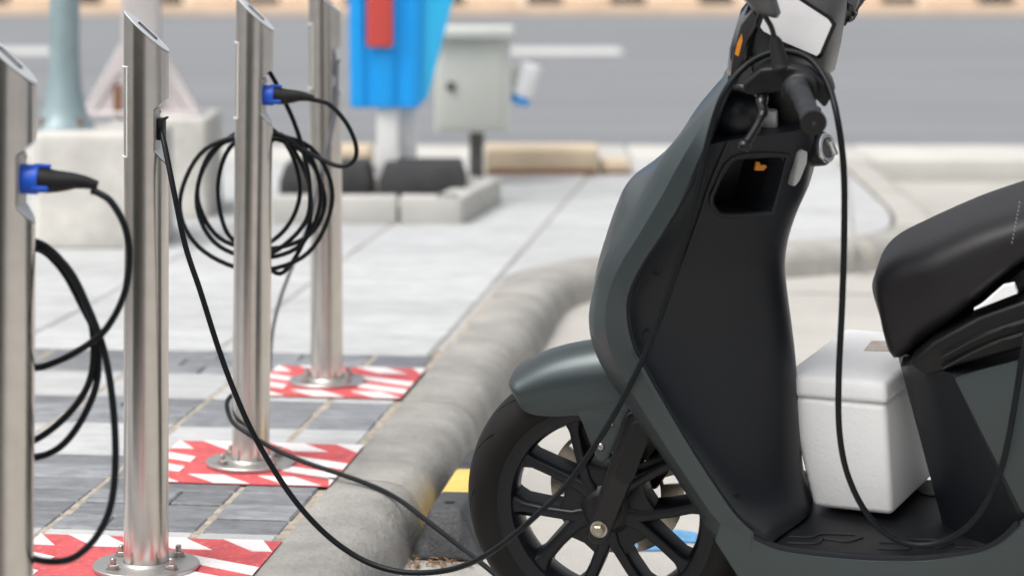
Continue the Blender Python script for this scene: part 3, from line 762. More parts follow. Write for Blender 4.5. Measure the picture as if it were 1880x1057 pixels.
for k in range(5):
    a = R_(30 + 72 * k); MB().prism([(r * math.cos(a) - o * math.sin(a), r * math.sin(a) + o * math.cos(a)) for r, o in ((.03, -.012), (.08, -.008), (.08, .008), (.03, .012))], .052, .058).build('disc_carrier', M['tri'], disc)
MB().box((.075, .075, .045), (.045, .045, .075), (0, R_(35), 0)).bevel(.008, 2).build('brake_caliper', M['black'], S).location = wc
# --- fork
for sy in (-1, 1):
    y0, y1 = (-.108, -.072) if sy < 0 else (.074, .108)
    a, b = L(1098, 978, -.10), L(1172, 778, -.10); ax = (b - a).normalized(); pr_ = Vector((ax.z, 0, -ax.x)); r = .0205; rt = .0275
    pts = [a + pr_ * r * math.cos(t) * 1 - ax * r * math.sin(t) for t in (R_(x) for x in range(0, 181, 20))] + [b + pr_ * -rt * math.cos(t) + ax * rt * math.sin(t) for t in (R_(x) for x in range(0, 181, 20))]
    leg = MB().prism([(p.x, p.z) for p in pts], y0, y1).bevel(.006, 3).build('fork_leg', M['fork'], S, ang=40)
    if sy < 0:
        c0, c1 = L(1147, 868, -.108), L(1176, 790, -.108); r2 = .0185
        pts = [c0 + pr_ * r2 * math.cos(t) - ax * r2 * math.sin(t) for t in (R_(x) for x in range(0, 181, 20))] + [c1 - pr_ * r2 * math.cos(t) + ax * r2 * math.sin(t) for t in (R_(x) for x in range(0, 181, 20))]
        MB().prism([(p.x, p.z) for p in pts], -.1105, -.107).bevel(.001, 1).build('leg_inlay', M['black'], leg)
    up = [b + Vector((0, (y0 + y1) / 2 - b.y, 0)), b + ax * .30 + Vector((0, (y0 + y1) / 2 - b.y, 0))]
    MB().tube(up, .020, 16).build('fork_tube', M['fork'], leg)
bc = L(1100, 970, -.108)
bolt = MB().lathe([(.0135, .0), (.0135, -.004), (.010, -.0045), (.0115, -.005), (.0115, -.012), (.009, -.014), (0, -.014)], 6, bc, 'y').build('axle_bolt', M['gold'], S, ang=25)
MB().lathe([(.0155, .001), (.0155, -.003), (.0, -.003)], 24, bc, 'y').build('washer', M['bolt'], bolt)
MB().tube([wc + Vector((0, -.09, 0)), wc + Vector((0, .1, 0))], .012, 16).build('axle', M['fork'], S)
# --- front fender
ft = [L(u, v, 0) for u, v in ((938, 700), (941, 684), (957, 668), (1005, 645), (1065, 630), (1130, 624), (1200, 640), (1260, 680))]
fb = [L(u, v, -.066) for u, v in ((939, 706), (944, 728), (966, 751), (1010, 758), (1062, 756), (1130, 760), (1200, 790), (1260, 840))]
ft, fb = catmull(ft, 5), catmull(fb, 5); secs = []
for i, (a, b) in enumerate(zip(ft, fb)):
    s_ = i / (len(ft) - 1); w = .070 * min(1, (s_ + .012) / .26) ** .42; ring = []
    for k in range(25):
        t = math.pi * k / 24; y = -math.cos(t) * w; hh = math.sin(t) ** .55
        zf = b.z + (a.z - b.z) * hh; xf = b.x + (a.x - b.x) * hh
        ring.append(Vector((xf, y, zf)))
    inner = [Vector((p.x + .001, p.y * .95, p.z - .006)) for p in ring[::-1]]
    secs.append(ring + inner)
fender = MB().loft(secs).build('front_fender', M['fair'], S, ang=45)
for sy in (-1, 1):
    tg = [L(u, v, -.070) for u, v in ((1059, 753), (1075, 790), (1090, 828), (1096, 842), (1106, 848), (1117, 842), (1126, 826), (1152, 775), (1168, 752), (1110, 751))]
    y0, y1 = (-.0712, -.0655) if sy < 0 else (.0655, .0712)
    tg_o = MB().prism([(p.x, p.z) for p in tg], y0, y1).bevel(.002, 2).build('mounting_tongue', M['fair'], fender)
    if sy < 0:
        for u, v in ((1103, 819), (1121, 776)):
            p = L(u, v, -.0712); MB().lathe([(.0065, 0), (.0065, -.002), (.005, -.0035), (.0025, -.0035), (.0022, -.001), (0, -.001)], 16, p, 'y').build('screw', M['bolt'], tg_o)
# --- steering head cover between shield and handlebar
hc = L(1440, 215, 0)
MB().tube([L(1452, 262, .0), L(1447, 215, .0), L(1440, 165, 0), L(1436, 130, 0)], [.045, .040, .042, .05], 24).build('steering_head', M['black'], S)
MB().lathe([(0, -.05), (.018, -.047), (.032, -.038), (.040, -.02), (.042, 0), (.040, .02), (.032, .038), (.018, .047), (0, .05)], 32, L(1352, 210, -.08), 'y').build('lock_cover', M['shield'], S, ang=60)
MB().box(L(1412, 222, -.06), (.028, .02, .04)).bevel(.004, 2).build('steering_bracket', M['hook'], S)
# --- handlebar group
hb = [L(1495, 230, -.37), L(1465, 160, -.24), L(1440, 140, -.13), L(1445, 120, 0), L(1500, 80, .13), L(1548, 30, .24), L(1585, -15, .37)]
bar = MB().tube(catmull(hb, 6), .011, 14).build('handlebar', M['black'], S)
def grip(a, b, nm='grip'):
    d_ = (b - a); n = 14; path = [a + d_ * (i / n) for i in range(n + 1)]
    rr = [.0215, .0215, .0175] + [.0168 + .0006 * math.sin(i * 1.7) for i in range(n - 4)] + [.0185, .0185]
    o = MB().tube(path, rr[:n + 1], 22).build(nm, M['grip'], bar, ang=40)
    dn = d_.normalized(); MB().tube([b, b + dn * .004, b + dn * .010, b + dn * .0105], [.0195, .0208, .0208, .017], 22).build('bar_end', M['black'], o)
    MB().tube([b + dn * .0100, b + dn * .0112], [.004, .0035], 12).build('end_hole', M['gloss'], o)
    return o
grip(L(1464, 160, -.235), L(1492, 222, -.365)); grip(L(1552, 22, .25), L(1583, -20, .37))
# clamp, master cylinder, lever on the near side
mc = [(1364, 153), (1392, 128), (1400, 122), (1452, 118), (1486, 126), (1520, 150), (1528, 175), (1516, 196), (1500, 180), (1460, 158), (1400, 172), (1370, 171)]
mp_ = [L(u, v, -.20) for u, v in mc]
clu = MB().prism([(p.x, p.z) for p in mp_], -.215, -.150).bevel(.006, 3).build('brake_clamp', M['black'], bar, ang=40)
MB().lathe([(.026, -.02), (.030, -.016), (.030, .012), (.026, .016)], 26, (0, 0, 0), 'y').xf(Matrix.Translation(L(1470, 165, -.225))).build('throttle_collar', M['black'], bar)
lv = [L(1400, 178, -.205), L(1398, 192, -.22), L(1402, 205, -.235), L(1395, 222, -.255), L(1384, 242, -.275), L(1371, 262, -.295)]
lev = MB().tube(catmull(lv, 5), [.010] * 5 + [.0085] * 8 + [.0065] * 13, 12).build('brake_lever', M['fork'], bar)
MB().lathe([(0, -.0105), (.006, -.009), (.0095, -.005), (.0105, 0), (.0095, .005), (.006, .009), (0, .0105)], 18, L(1367, 268, -.297), 'y').build('lever_ball', M['fork'], lev, ang=70)
# mirror
mb_ = [L(1434, 127, -.20), L(1434, 121, -.20), L(1432, 115, -.20), L(1424, 75, -.20), L(1421, 68, -.20)]
MB().tube(mb_, [.0185, .0185, .0145, .0100, .006], 18).build('mirror_boot', M['rubber'], bar, ang=30)
MB().tube(catmull([L(1423, 74, -.20), L(1416, 50, -.20), L(1406, 32, -.20), L(1400, 10, -.20), L(1404, -15, -.2)], 5), .0045, 10).build('mirror_stalk', M['fork'], bar)
mh = [(1366, -6), (1382, 13), (1395, 24), (1428, 33), (1433, 26), (1416, -28), (1405, -70), (1385, -95), (1362, -90), (1352, -50)]
mh3 = [L(u, v, -.20) for u, v in mh]; cM = sum(mh3, Vector()) / len(mh3)
mir = MB().loft([[cM + (p - cM) * .72 + Vector((0, -.030, 0)) for p in mh3], [cM + (p - cM) * .93 + Vector((0, -.020, 0)) for p in mh3], [p for p in mh3], [p + Vector((0, .006, 0)) for p in mh3]]).build('mirror_head', M['nacelle'], bar, ang=50)
MB().prism([(p.x * .94 + cM.x * .06, p.z * .94 + cM.z * .06) for p in mh3], cM.y + .006, cM.y + .008).build('mirror_glass', M['silver'], mir)
# nacelle, dash, headlight
nc = [(1362, 128), (1368, 80), (1384, 20), (1398, -40), (1450, -90), (1530, -70), (1556, -30), (1552, 30), (1544, 80), (1533, 128), (1505, 150), (1470, 128), (1420, 110), (1390, 122)]
n3 = [L(u, v, -.0) for u, v in nc]; cN = sum(n3, Vector()) / len(n3)
secs = [[Vector((cN.x + (p.x - cN.x) * s_, y, cN.z + (p.z - cN.z) * s_)) for p in n3] for y, s_ in ((-.095, .70), (-.085, .82), (-.06, .93), (0, 1), (.06, .93), (.085, .82), (.095, .7))]
nac = MB().loft(secs).build('headlight_nacelle', M['nacelle'], bar, ang=40)
dq = [L(1396, 50, -.128), L(1405, 25, -.115), L(1440, -16, -.122), L(1520, 36, -.112), L(1527, 46, -.112), L(1505, 98, -.12), L(1499, 103, -.122), L(1436, 76, -.13), L(1402, 58, -.133)]
cD = sum(dq, Vector()) / len(dq); nD = Vector((0, 0, 0))
for i in range(len(dq)): nD += (dq[i] - cD).cross(dq[(i + 1) % len(dq)] - cD)
nD.normalize()
if nD.y > 0: nD = -nD
dsh = MB().loft([dq, [p - nD * .004 for p in dq], ]).build('dash_panel', M['dash'], bar, ang=30)
big = [cD + (p - cD) * 1.13 - nD * .0045 for p in dq]
MB().loft([big, [p - nD * .03 for p in big]]).build('dash_bezel', M['gloss'], dsh, ang=30)
hsd = [L(u, v, -.0) for u, v in ((1352, 128), (1360, 80), (1378, 20), (1396, -30), (1440, -60), (1425, -10), (1404, 40), (1398, 70), (1402, 128))]
MB().prism([(p.x, p.z) for p in hsd], -.108, .108).bevel(.006, 2).build('headlight_shroud', M['gloss'], nac)
hl = [(1341, 122), (1347, 75), (1360, 30), (1382, 2), (1386, 12), (1370, 60), (1357, 122), (1350, 126)]
h3 = [L(u, v, -.05) for u, v in hl]
secs = [[Vector((p.x + dx, y, p.z)) for p in h3] for y, dx in ((-.118, .012), (-.10, .002), (-.035, -.004), (0, -.008), (.035, -.004), (.07, .002), (.085, .012))]
lens = MB().loft(secs).build('headlight_lens', M['lens'], nac, ang=50)
glint = [L(u, v, -.119) for u, v in ((1349, 100), (1354, 78), (1362, 62), (1363, 76), (1356, 104))]
MB().prism([(p.x, p.z) for p in glint], -.1195, -.112).build('orange_glint', M['orange'], lens)  # orange piece put in for the reflections on the headlight lens
# far side switch pod
swp = [(1528, -20), (1548, -30), (1574, -10), (1576, 8), (1560, 38), (1545, 45), (1530, 30)]
s3 = [L(u, v, .17) for u, v in swp]
sw = MB().prism([(p.x, p.z) for p in s3], .15, .20).bevel(.005, 2).build('switch_pod', M['nacelle'], bar)
for i, (u, v) in enumerate(((1551, 42), (1560, 35), (1569, 27))):
    MB().box(L(u, v, .148), (.009, .012, .009), (0, R_(35), 0)).bevel(.002, 2).build('switch_button', M['gloss'], sw)
MB().box(L(1557, 12, .150), (.016, .006, .011), (0, R_(35), 0)).bevel(.002, 2).build('switch_button', M['gloss'], sw)
# key switch and bag hook
kc = L(1475, 285, .0)
kx = Vector((.90, -.36, .20)).normalized(); km = Matrix.Translation(L(1515, 272, -.03)) @ kx.to_track_quat('Z', 'Y').to_matrix().to_4x4()
key = MB().lathe([(.030, -.075), (.030, -.006), (.028, -.001), (0, -.001)], 36, axis='z').xf(km).build('key_switch', M['black'], S)
MB().lathe([(.026, -.001), (.026, .004), (.024, .006), (.0185, .006), (.0175, .003)], 36, axis='z').xf(km).build('key_ring', M['silver'], key)
MB().lathe([(0, .003), (.0165, .003), (.0165, .006), (.0, .006)], 30, axis='z').xf(km).build('key_dial', M['nacelle'], key)
MB().box((0, 0, .0125), (.0075, .031, .015)).bevel(.003, 2).xf(km @ Matrix.Rotation(R_(20), 4, 'Z')).build('key_wing', M['silver'], key)
hk = [(1467, 283), (1476, 277), (1483, 279), (1482, 300), (1470, 330), (1462, 341), (1456, 343), (1458, 325)]
h3 = [L(u, v, -.088) for u, v in hk]
MB().loft([h3, [p + Vector((-.02, .022, 0)) for p in h3]]).bevel(.002, 2).build('bag_hook', M['hook'], S)
# --- rear half of the scooter (beyond the right edge of the photograph)
rw = MB().lathe([(.02, -.03), (.165, -.035), (.172, -.046), (.186, -.041), (.166, -.03), (.160, 0), (.166, .03), (.186, .041), (.172, .046), (.165, .035), (.02, .03)], 64).build('rear_wheel', M['tri'], S); rw.location = (1.27, 0, WR)
link('tyre', tyre.data, rw)
MB().prism([(.75, .30), (.8, .24), (1.25, .235), (1.30, .265), (1.25, .295), (.9, .36)], .075, .11).bevel(.008, 2).build('swing_arm', M['fork'], S)
MB().box((1.35, 0, .62), (.45, .2, .10), (0, R_(-8), 0)).bevel(.03, 3).build('tail', M['fair'], S)
MB().prism([(1.62, .62), (1.58, .50), (1.66, .34), (1.67, .34), (1.60, .52), (1.64, .62)], -.06, .06).build('rear_mudguard', M['black'], S)
MB().box((1.585, 0, .63), (.03, .15, .05)).bevel(.01, 2).build('tail_light', M['tot_red'], S)
sd0 = Vector((.74, -.11, .17)); sdw = SW @ sd0; gz = SW.inverted() @ Vector((sdw.x - .04, sdw.y - .16, .006))
MB().tube([sd0, (sd0 + gz) / 2 + Vector((.01, 0, 0)), gz], .011, 12).build('side_stand', M['fork'], S)

# ================================================================== FOAM BOX
bl = LZ(1492, 936, fz + .001)
BM_ = SW @ Matrix.Translation(bl) @ Matrix.Translation((0, 0, .005)) @ Matrix.Rotation(R_(-14), 4, 'Z') @ Matrix.Rotation(R_(-3.5), 4, 'Y') @ Matrix.Rotation(R_(-3), 4, 'X')
foam = bpy.data.objects.new('foam_box', None); COL.objects.link(foam); foam.matrix_world = BM_; foam.empty_display_size = .05
tag(foam, 'white expanded foam box with lid standing on the scooter floorboard', 'box')
bw, bd, bh = .150, .268, .205
def frus(x0, x1, y0, y1, z0, X0, X1, Y0, Y1, z1):
    return [[Vector(p) for p in ((x0, y0, z0), (x1, y0, z0), (x1, y1, z0), (x0, y1, z0))], [Vector(p) for p in ((X0, Y0, z1), (X1, Y0, z1), (X1, Y1, z1), (X0, Y1, z1))]]
MB().loft(frus(0, bw, 0, bd, 0, -.032, bw + .006, -.014, bd + .014, bh)).bevel(.012, 4).build('box_body', M['foam'], foam, ang=50)
lid = MB().loft(frus(-.0375, bw + .0105, -.019, bd + .019, bh + .001, -.036, bw + .009, -.017, bd + .017, bh + .040)).bevel(.011, 4).build('lid', M['foam'], foam, ang=50)
MB().box((bw * .50, bd * .70, bh + .0405), (.052, .062, .0008), (0, 0, R_(8))).build('label_tape', M['tape'], lid)

# ================================================================== CABLES
B_, C_, A_p = (Vector((*BP[k], PV + .006)) for k in 'BCA')
c1 = [P(u, v, d) for u, v, d in ((293, 232, 4.645), (299, 252, 4.62), (307, 290, 4.60), (319, 350, 4.58), (340, 450, 4.57), (368, 535, 4.56), (398, 630, 4.56), (425, 705, 4.56), (462, 790, 4.57), (508, 870, 4.58), (555, 935, 4.58), (610, 990, 4.58), (670, 1029, 4.57), (730, 1048, 4.55), (790, 1050, 4.52), (850, 1038, 4.47), (910, 1007, 4.40), (985, 945, 4.34))]
c2 = [LW(u, v, y) for u, v, y in ((1050, 877, -.205), (1110, 790, -.21), (1165, 690, -.215), (1205, 600, -.21), (1240, 500, -.20), (1268, 400, -.20), (1288, 310, -.20), (1305, 240, -.205), (1325, 180, -.205), (1355, 135, -.19), (1395, 105, -.165), (1440, 95, -.16), (1485, 108, -.175), (1518, 150, -.21), (1537, 215, -.26), (1549, 310, -.27), (1550, 430, -.27), (1546, 560, -.26), (1540, 690, -.24), (1541, 790, -.215), (1556, 870, -.185), (1590, 940, -.165), (1635, 984, -.160), (1690, 1000, -.160), (1750, 985, -.168), (1800, 940, -.19), (1838, 860, -.205), (1860, 760, -.205), (1876, 660, -.195), (1888, 590, -.165), (1898, 545, -.10))]
cable(c1 + c2, .0053, 'long black charging cable draped from the nearest bollard over the scooter handlebar', n=8)
c3 = [P(u, v, d) for u, v, d in ((493, 760, 5.62), (470, 735, 5.63), (440, 722, 5.62), (421, 730, 5.59), (417, 748, 5.54), (428, 775, 5.49), (455, 795, 5.46), (500, 822, 5.44), (560, 848, 5.40), (620, 868, 5.36), (680, 890, 5.30), (730, 915, 5.22), (790, 960, 5.08), (845, 1003, 4.97), (880, 1030, 4.88), (915, 1060, 4.82), (960, 1110, 4.72), (1060, 1180, 4.6), (1200, 1200, 4.45))]
c3b = []
for p in c3:
    rel = (p - K0).dot(kn); gz_ = PV if rel < .09 else (PV - .09 * min(1, (rel - .09) / .1) if rel < .2 else 0)
    c3b.append(Vector((p.x, p.y, max(p.z, gz_ + .007))))
cable(c3b, .0053, 'black cable lying across the kerb from the coiled cable bollard toward the wheel', n=8)
# coil hanging on bollard C
def coil(base, loops, pts0, pts1, r, label):
    return cable([P(*p) for p in pts0] + [P(*p) for p in loops] + [P(*p) for p in pts1], r, label, n=7)
hs_ = BP['C'][1]
loops = []
spec = [((468, 366), 136, 131, -.2), ((474, 362), 120, 117, .0), ((482, 358), 116, 104, .1), ((474, 345), 70, 110, 0)]
for j, ((cx, cy), rx, ry, sh) in enumerate(spec):
    for k in range(8):
        a = 2 * math.pi * k / 8 + math.pi * .5 * -1
        u = cx + rx * math.cos(a) + 7 * math.sin(j * 2 + k); v = cy + ry * math.sin(a) + 6 * math.cos(j + k * 2)
        loops.append((u, v, hs_ + .062 + .012 * j + .004 * math.sin(k)))
coil('C', loops, [(570, 183, hs_ - .002), (583, 185, hs_ - .002), (607, 194, hs_ - .004), (637, 228, hs_ - .006), (654, 270, hs_ + .0), (648, 297, hs_ + .006), (622, 305, hs_ + .016), (575, 285, hs_ + .035), (520, 252, hs_ + .055)],
     [(492, 262, hs_ + .09), (520, 250, hs_ + .085), (565, 330, hs_ + .07), (566, 420, hs_ + .08), (520, 500, hs_ + .09), (480, 480, hs_ + .10)], .0052, 'black cable coiled in loops behind the bollard and ending in its blue plug')
cable([P(*p) for p in ((492, 128, hs_ + .02), (505, 150, hs_ + .03), (522, 185, hs_ + .036), (540, 225, hs_ + .04), (556, 275, hs_ + .045), (568, 335, hs_ + .05), (567, 390, hs_ + .05), (548, 425, hs_ + .05), (515, 455, hs_ + .058), (490, 468, hs_ + .07))], .0052, 'short black cable running down from the recess of the coiled cable bollard', n=7)
# coil hanging on bollard A, at the left edge
ha = BP['A'][1]
pa = [(168, 350, ha - .002), (182, 355, ha - .004), (205, 372, ha - .01), (229, 415, ha - .015), (238, 470, ha - .012), (228, 540, ha - .01), (195, 603, ha), (150, 640, ha + .03), (100, 665, ha + .05), (62, 674, ha + .06), (20, 660, ha + .07), (-30, 600, ha + .075), (-40, 520, ha + .07), (0, 455, ha + .065), (55, 442, ha + .06), (100, 465, ha + .05), (140, 520, ha + .045), (165, 580, ha + .04), (172, 650, ha + .04), (160, 710, ha + .045), (120, 765, ha + .05), (62, 808, ha + .06), (10, 815, ha + .07), (-40, 760, ha + .08), (-50, 620, ha + .08), (-10, 490, ha + .075), (60, 455, ha + .07), (110, 490, ha + .055), (150, 560, ha + .05), (176, 620, ha + .045), (178, 700, ha + .045), (150, 770, ha + .05), (110, 820, ha + .055), (60, 840, ha + .065), (0, 835, ha + .075)]
cable([P(*p) for p in pa], .0054, 'black cable coiled at the left edge, looping from the cut off bollard plug', n=7)
pb = [(55, 450, ha + .062), (92, 462, ha + .05), (130, 500, ha + .04), (160, 560, ha + .03), (190, 640, ha + .02), (206, 730, ha + .01), (212, 830, ha + .005), (205, 920, ha), (180, 980, ha), (140, 1020, ha), (100, 1030, ha + .02), (55, 1022, ha + .05), (10, 990, ha + .07)]
cable([P(*p) for p in pb], .0054, 'black cable hanging low in a long loop beside the cut off bollard', n=7)
hd = BP['D'][1]
cable([P(*p) for p in ((612, 92, hd - .03), (618, 140, hd - .035), (616, 200, hd - .04), (604, 260, hd - .045), (588, 320, hd - .05), (575, 380, hd - .05), (556, 440, hd - .05), (532, 500, hd - .05), (514, 550, hd - .04), (500, 610, hd), (495, 680, hd + .03))], .0048, 'thin grey cable hanging down in front of the rearmost bollard', 'cable_grey', n=7)

# ================================================================== WHEEL STOP AND LITTER
ws = G(822, 1020); wsr = thing('wheel_stop', (ws.x, ws.y, 0), 'black and yellow rubber wheel stop against the kerb', 'wheel stop', rot=(0, 0, -KA))
def stop_seg(y0, y1, m, nm):
    pr = [(-.074, .001), (.074, .001), (.028, .098), (-.036, .098)]
    rings = [[Vector((x, y, z)) for x, z in pr] for y in (y0, y1)]
    if y0 == 0: rings = [[Vector((x, -.045, .001 + z * .12)) for x, z in pr]] + rings
    return MB().loft(rings).bevel(.007, 2).build(nm, m, wsr)
sg = stop_seg(0, .16, M['stop_black'], 'black_section'); stop_seg(.161, .38, M['yellow'], 'yellow_section'); stop_seg(.381, .58, M['stop_black'], 'black_section')
MB().lathe([(.010, .0975), (.0115, .099), (.0, .099)], 18, (-.004, .055, 0), 'z').build('bolt_hole', M['rubber'], sg)
lb = MB()
for i in range(150):
    t = random.random()
    if i < 90: p = Vector((ws.x - .075 + random.gauss(.05, .05), ws.y + random.gauss(-.075, .022), 0))
    else:
        q_ = random.uniform(.1, 1.0); p = pq(.205 + abs(random.gauss(0, .012)), q_)
    s_ = random.uniform(.003, .010)
    m_ = Matrix.Translation((p.x, p.y, random.uniform(.003, .010))) @ Euler((random.uniform(-.6, .6), random.uniform(-.6, .6), random.uniform(0, 6.3))).to_matrix().to_4x4()
    v_ = [lb.bm.verts.new(m_ @ Vector(q)) for q in ((-s_, 0, 0), (0, -s_ * .4, .001), (s_, 0, 0), (0, s_ * .4, .001))]; lb.face(v_)
tag(lb.build('leaf_litter', M['leaf']), 'dry brown leaf bits at the foot of the kerb by the wheel stop', 'leaf litter', kind='stuff')
mo = MB()
for i in range(120):
    q_ = random.uniform(.35, 1.3); p = pq(.203 + random.uniform(0, .012), q_)
    bmesh.ops.create_icosphere(mo.bm, subdivisions=1, radius=random.uniform(.003, .008), matrix=Matrix.Translation((p.x, p.y, random.uniform(0, .008))))
tag(mo.build('moss', M['moss']), 'thin line of moss in the gutter joint along the kerb', 'moss', kind='stuff')

# ================================================================== BACKGROUND STREET FURNITURE
# stone-edged island carrying the blue totem
isl = thing('stone_island', (-.45, 10.2, PV), 'low pale stone edging island below the blue totem', 'kerb island')
ip = [G(600, 412, PV), G(848, 412, PV), G(921, 372, PV), G(905, 355, PV), G(600, 352, PV)]
def edge(a, b, n, m):
    for i in range(n):
        p, q = a.lerp(b, i / n), a.lerp(b, (i + 1) / n); c = (p + q) / 2; ln = (q - p).length; an = math.atan2(q.y - p.y, q.x - p.x)
        MB().box((0, .06, .05), (ln - .012, .12, .112)).bevel(.008, 2).xf(Matrix.Translation(Vector((c.x + .45, c.y - 10.2, 0))) @ Matrix.Rotation(an, 4, 'Z')).build('edging_stone', m, isl)
edge(Vector((-.95, ip[1].y, 0)), Vector((ip[1].x, ip[1].y, 0)), 3, M['kerb_pale']); edge(ip[1], ip[2], 2, M['kerb_pale']); edge(Vector((ip[2].x - .1, ip[2].y + .05, 0)), Vector((-.95, 10.75, 0)), 3, M['kerb_pale'])
MB().slab([(p.x + .45, p.y - 10.2) for p in (Vector((-.95, ip[1].y + .1, 0)), ip[1] + Vector((-.02, .1, 0)), ip[2] + Vector((-.1, .02, 0)), Vector((-.95, 10.7, 0)))], 0, .06).build('mortar_bed', M['mortar'], isl)
for x0, x1, lab in ((-.95, -.575, 'left black rubber weight block under the blue totem'), (-.545, -.19, 'right black rubber weight block under the blue totem')):
    t = thing('weight_block', ((x0 + x1) / 2, 10.38, PV + .06), lab, 'weight block', 'black weight blocks')
    w = x1 - x0
    MB().loft([[Vector((x * w / 2 * s, y * .17 * s, z)) for x, y in ((-1, -1), (1, -1), (1, 1), (-1, 1))] for s, z in ((1, 0.001), (1, .07), (.88, .14))]).bevel(.01, 2).build('block', M['mat_black'], t)
    MB().box((0, 0, .131), (w * .25, .05, .012)).bevel(.004, 1).build('lifting_handle', M['mat_black'], t)
# blue totem
tt = thing('blue_totem', (-.505, 10.45, PV + .06), 'bright blue ribbed totem with red panel on two white legs', 'totem')
tz = lambda v, d=10.45: HC - (v - VH) * d / F - PV - .06
xs = lambda u, d=10.45: (u - U0) * d / F + .505
for u0, u1, dy in ((693, 731, -.03), (732, 764, .06)):
    MB().box(((xs(u0) + xs(u1)) / 2, dy, tz(190) / 2), (xs(u1) - xs(u0), .05, tz(190))).bevel(.006, 2).build('leg', M['white_post'], tt)
x0, x1, zb = xs(642), xs(776), tz(196)
secs = []
for z, k in ((zb, .92), (zb + .02, .96), (zb + .5, 1.0), (1.75, 1.04)):
    xm = (x0 + x1) / 2; hw = (x1 - x0) / 2 * k
    pts = [(-1, .06), (-1, -.05), (-.62, -.06), (-.55, -.045), (-.30, -.045), (-.24, -.062), (.24, -.062), (.30, -.045), (.55, -.045), (.62, -.06), (1, -.05), (1, .06)]
    secs.append([Vector((xm + hw * a, b - .03, z)) for a, b in pts])
tb_ = MB().loft(secs).bevel(.006, 2).build('body', M['tot_blue'], tt)
wing = [(xs(768), zb + .01), (xs(786), zb + .04), (xs(832), tz(0)), (xs(860), 1.75), (xs(760), 1.75)]
MB().prism(wing, -.05, .03).bevel(.004, 2).build('side_wing', M['tot_cyan'], tt)
rd = MB().box(((xs(676) + xs(724)) / 2, -.105, (tz(85) + 1.70) / 2), (xs(724) - xs(676), .03, 1.70 - tz(85))).bevel(.012, 3).build('red_panel', M['tot_red'], tt)
MB().box((xm, -.03, 1.79), (x1 - x0 + .04, .13, .08)).bevel(.03, 3).build('top_cap', M['tot_blue'], tt)
# grey electrical cabinet
dcb = 11.4; cx0, cx1 = (800 - U0) * dcb / F, (938 - U0) * dcb / F; zt, zb_ = HC - (55 - VH) * dcb / F, HC - (240 - VH) * dcb / F
cb = thing('electrical_cabinet', ((875 - U0) * dcb / F, dcb, PV), 'pale grey electrical cabinet on a dark post beside the blue totem', 'cabinet')
ox = (875 - U0) * dcb / F; w = cx1 - cx0; h = zt - zb_; mx_ = (cx0 + cx1) / 2 - ox; mz = (zt + zb_) / 2 - PV
MB().box((mx_, .0, mz), (w, .2, h)).bevel(.01, 2).build('case', M['cab'], cb)
dr = MB().box((mx_ - .012, -.105, mz - .02), (w - .05, .02, h - .08)).bevel(.006, 2).build('door', M['cab_door'], cb)
MB().lathe([(.018, -.118), (.022, -.114), (.022, -.126), (.016, -.132), (0, -.132)], 20, (mx_ - .10, 0, mz - .02), 'y').build('door_lock', M['dark_pole'], dr)
MB().prism([(mx_ - w / 2 - .02, zt - PV - .03), (mx_ + w / 2 + .012, zt - PV - .03), (mx_ + w / 2 + .012, zt - PV + .015), (mx_ - w / 2 - .02, zt - PV + .015)], -.16, .12).bevel(.008, 2).build('rain_hood', M['cab'], cb)
MB().box((0, .0, (zb_ - PV) / 2), (.065, .065, zb_ - PV)).bevel(.004, 1).build('post', M['dark_pole'], cb)
MB().box((0, 0, .006), (.16, .16, .012)).bevel(.003, 1).build('foot_plate', M['dark_pole'], cb)
sk_ = Matrix.Translation((mx_ + w / 2 + .065, -.02, mz - .01)) @ Matrix.Rotation(R_(18), 4, 'Y')
so_ = MB().lathe([(.0, .09), (.045, .09), (.052, .08), (.052, -.06), (.044, -.066), (0, -.066)], 24, axis='z').xf(sk_).build('socket_outlet', M['white_post'], cb)
MB().lathe([(.046, -.062), (.046, -.095), (.04, -.1), (0, -.1)], 24, axis='z').xf(sk_).build('socket_lid', M['tot_blue'], so_)
MB().box((mx_ + w / 2 + .012, 0, mz + .02), (.03, .05, .08)).bevel(.005, 1).build('socket_bracket', M['cab'], cb)
# tan stone blocks behind the island
for u0, u1, d, hgt, lab in ((890, 1100, 11.75, .125, 'long tan stone block lying behind the cabinet post'), (1103, 1160, 11.8, .05, 'low tan stone end piece next to the long tan block'), (560, 680, 11.9, .11, 'tan stone block behind the blue totem at left')):
    xa, xb = (u0 - U0) * d / F, (u1 - U0) * d / F
    t = thing('stone_block', ((xa + xb) / 2, d, PV), lab, 'stone block', 'tan stone blocks')
    MB().box((0, .14, hgt / 2), (xb - xa, .30, hgt)).bevel(.014, 3).build('block', M['tan'], t)
    MB().box((0, -.0125, hgt * .12), (xb - xa - .03, .006, hgt * .2)).build('dirt_band', M['rust'], t)
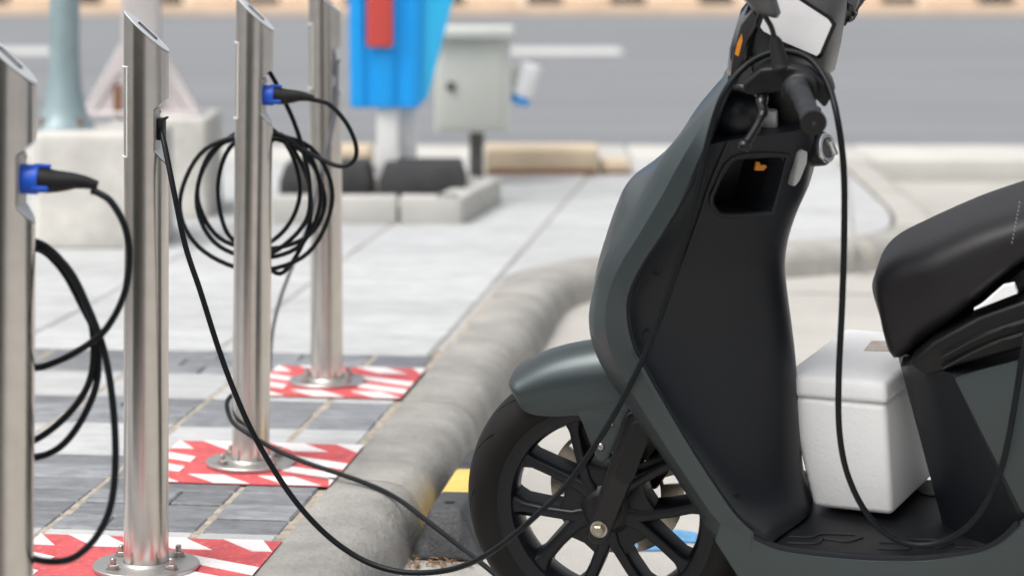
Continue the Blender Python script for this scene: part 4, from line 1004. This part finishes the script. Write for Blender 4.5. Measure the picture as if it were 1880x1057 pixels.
# left: concrete footings with the blue grey pole and the pale braced post
def footing(u0, u1, d, hgt, depth, label):
    xa, xb = (u0 - U0) * d / F, (u1 - U0) * d / F; w = xb - xa
    t = thing('concrete_footing', ((xa + xb) / 2, d + depth / 2, PV), label, 'footing', 'concrete footings')
    secs = []
    for z, s in ((0, 1.04), (hgt * .12, 1.0), (hgt * .95, .98), (hgt, .95)):
        secs.append([Vector((w / 2 * s * c, depth / 2 * s * e, z)) for c, e in ((-1, -.82), (-.86, -1), (.86, -1), (1, -.82), (1, .82), (.86, 1), (-.86, 1), (-1, .82))])
    MB().loft(secs).bevel(.012, 2).build('block', M['concrete'], t); return t
footing(52, 292, 9.15, .42, .46, 'large pale concrete footing under the blue grey pole'); 
footing(290, 384, 10.1, .40, .5, 'smaller pale concrete footing behind and right of the large one')
pz = PV + .42; px_ = (118 - U0) * 9.38 / F
pole = thing('street_pole', (px_, 9.38, pz), 'blue grey steel pole with flared base on the large footing', 'pole')
MB().tube([(0, 0, 0), (0, 0, .01), (0, 0, .03), (0, 0, .07), (0, 0, .14), (0, 0, .22), (0, 0, .3), (0, 0, 5.0)], [.115, .112, .095, .08, .066, .059, .056, .045], 28).build('shaft', M['bluegrey'], pole)
MB().slab([(.13 * math.cos(a), .13 * math.sin(a)) for a in (R_(x) for x in range(45, 405, 90))], 0.0, .012).build('flange', M['bluegrey'], pole)
for a in range(0, 360, 60):
    f_ = MB().prism([(.05, .012), (.105, .012), (.06, .12), (.05, .12)], -.004, .004).xf(Matrix.Rotation(R_(a), 4, 'Z')).build('base_fin', M['bluegrey'], pole)
for a in range(45, 405, 90): MB().lathe([(.012, .012), (.012, .03), (.006, .032), (.006, .045)], 6, (.1 * math.cos(R_(a)), .1 * math.sin(R_(a)), 0), 'z').build('anchor_nut', M['rust'], pole)
d2 = 10.1; post = thing('braced_post', ((246 - U0) * d2 / F, d2 + .2, PV + .395), 'pale pinkish steel post with two slanted braces on the footings', 'post')
z0 = .0
MB().box((0, 0, 1.6), (.150, .10, 3.2)).bevel(.008, 2).build('column', M['pinkgrey'], post)
for s in (-1, 1):
    MB().prism([(s * .07, .32), (s * .07, .20), (s * .185, .02), (s * .24, .02)], -.02, .02).bevel(.004, 1).build('brace', M['pinkgrey'], post)
    MB().prism([(s * .076, .19), (s * .078, .02), (s * .18, .02)], -.012, .012).build('gusset', M['pinkgrey'], post)
MB().box((-.09, -.055, .06), (.03, .012, .14)).build('brown_strip', M['rust'], post)  # brown strip over the gap at the column foot
MB().box((0, 0, .01), (.5, .2, .02)).bevel(.003, 1).build('foot_plate', M['pinkgrey'], post)
footing(195, 300, 10.12, .38, .42, 'low concrete footing hidden behind the nearest bollard')
bpy.context.view_layer.update()
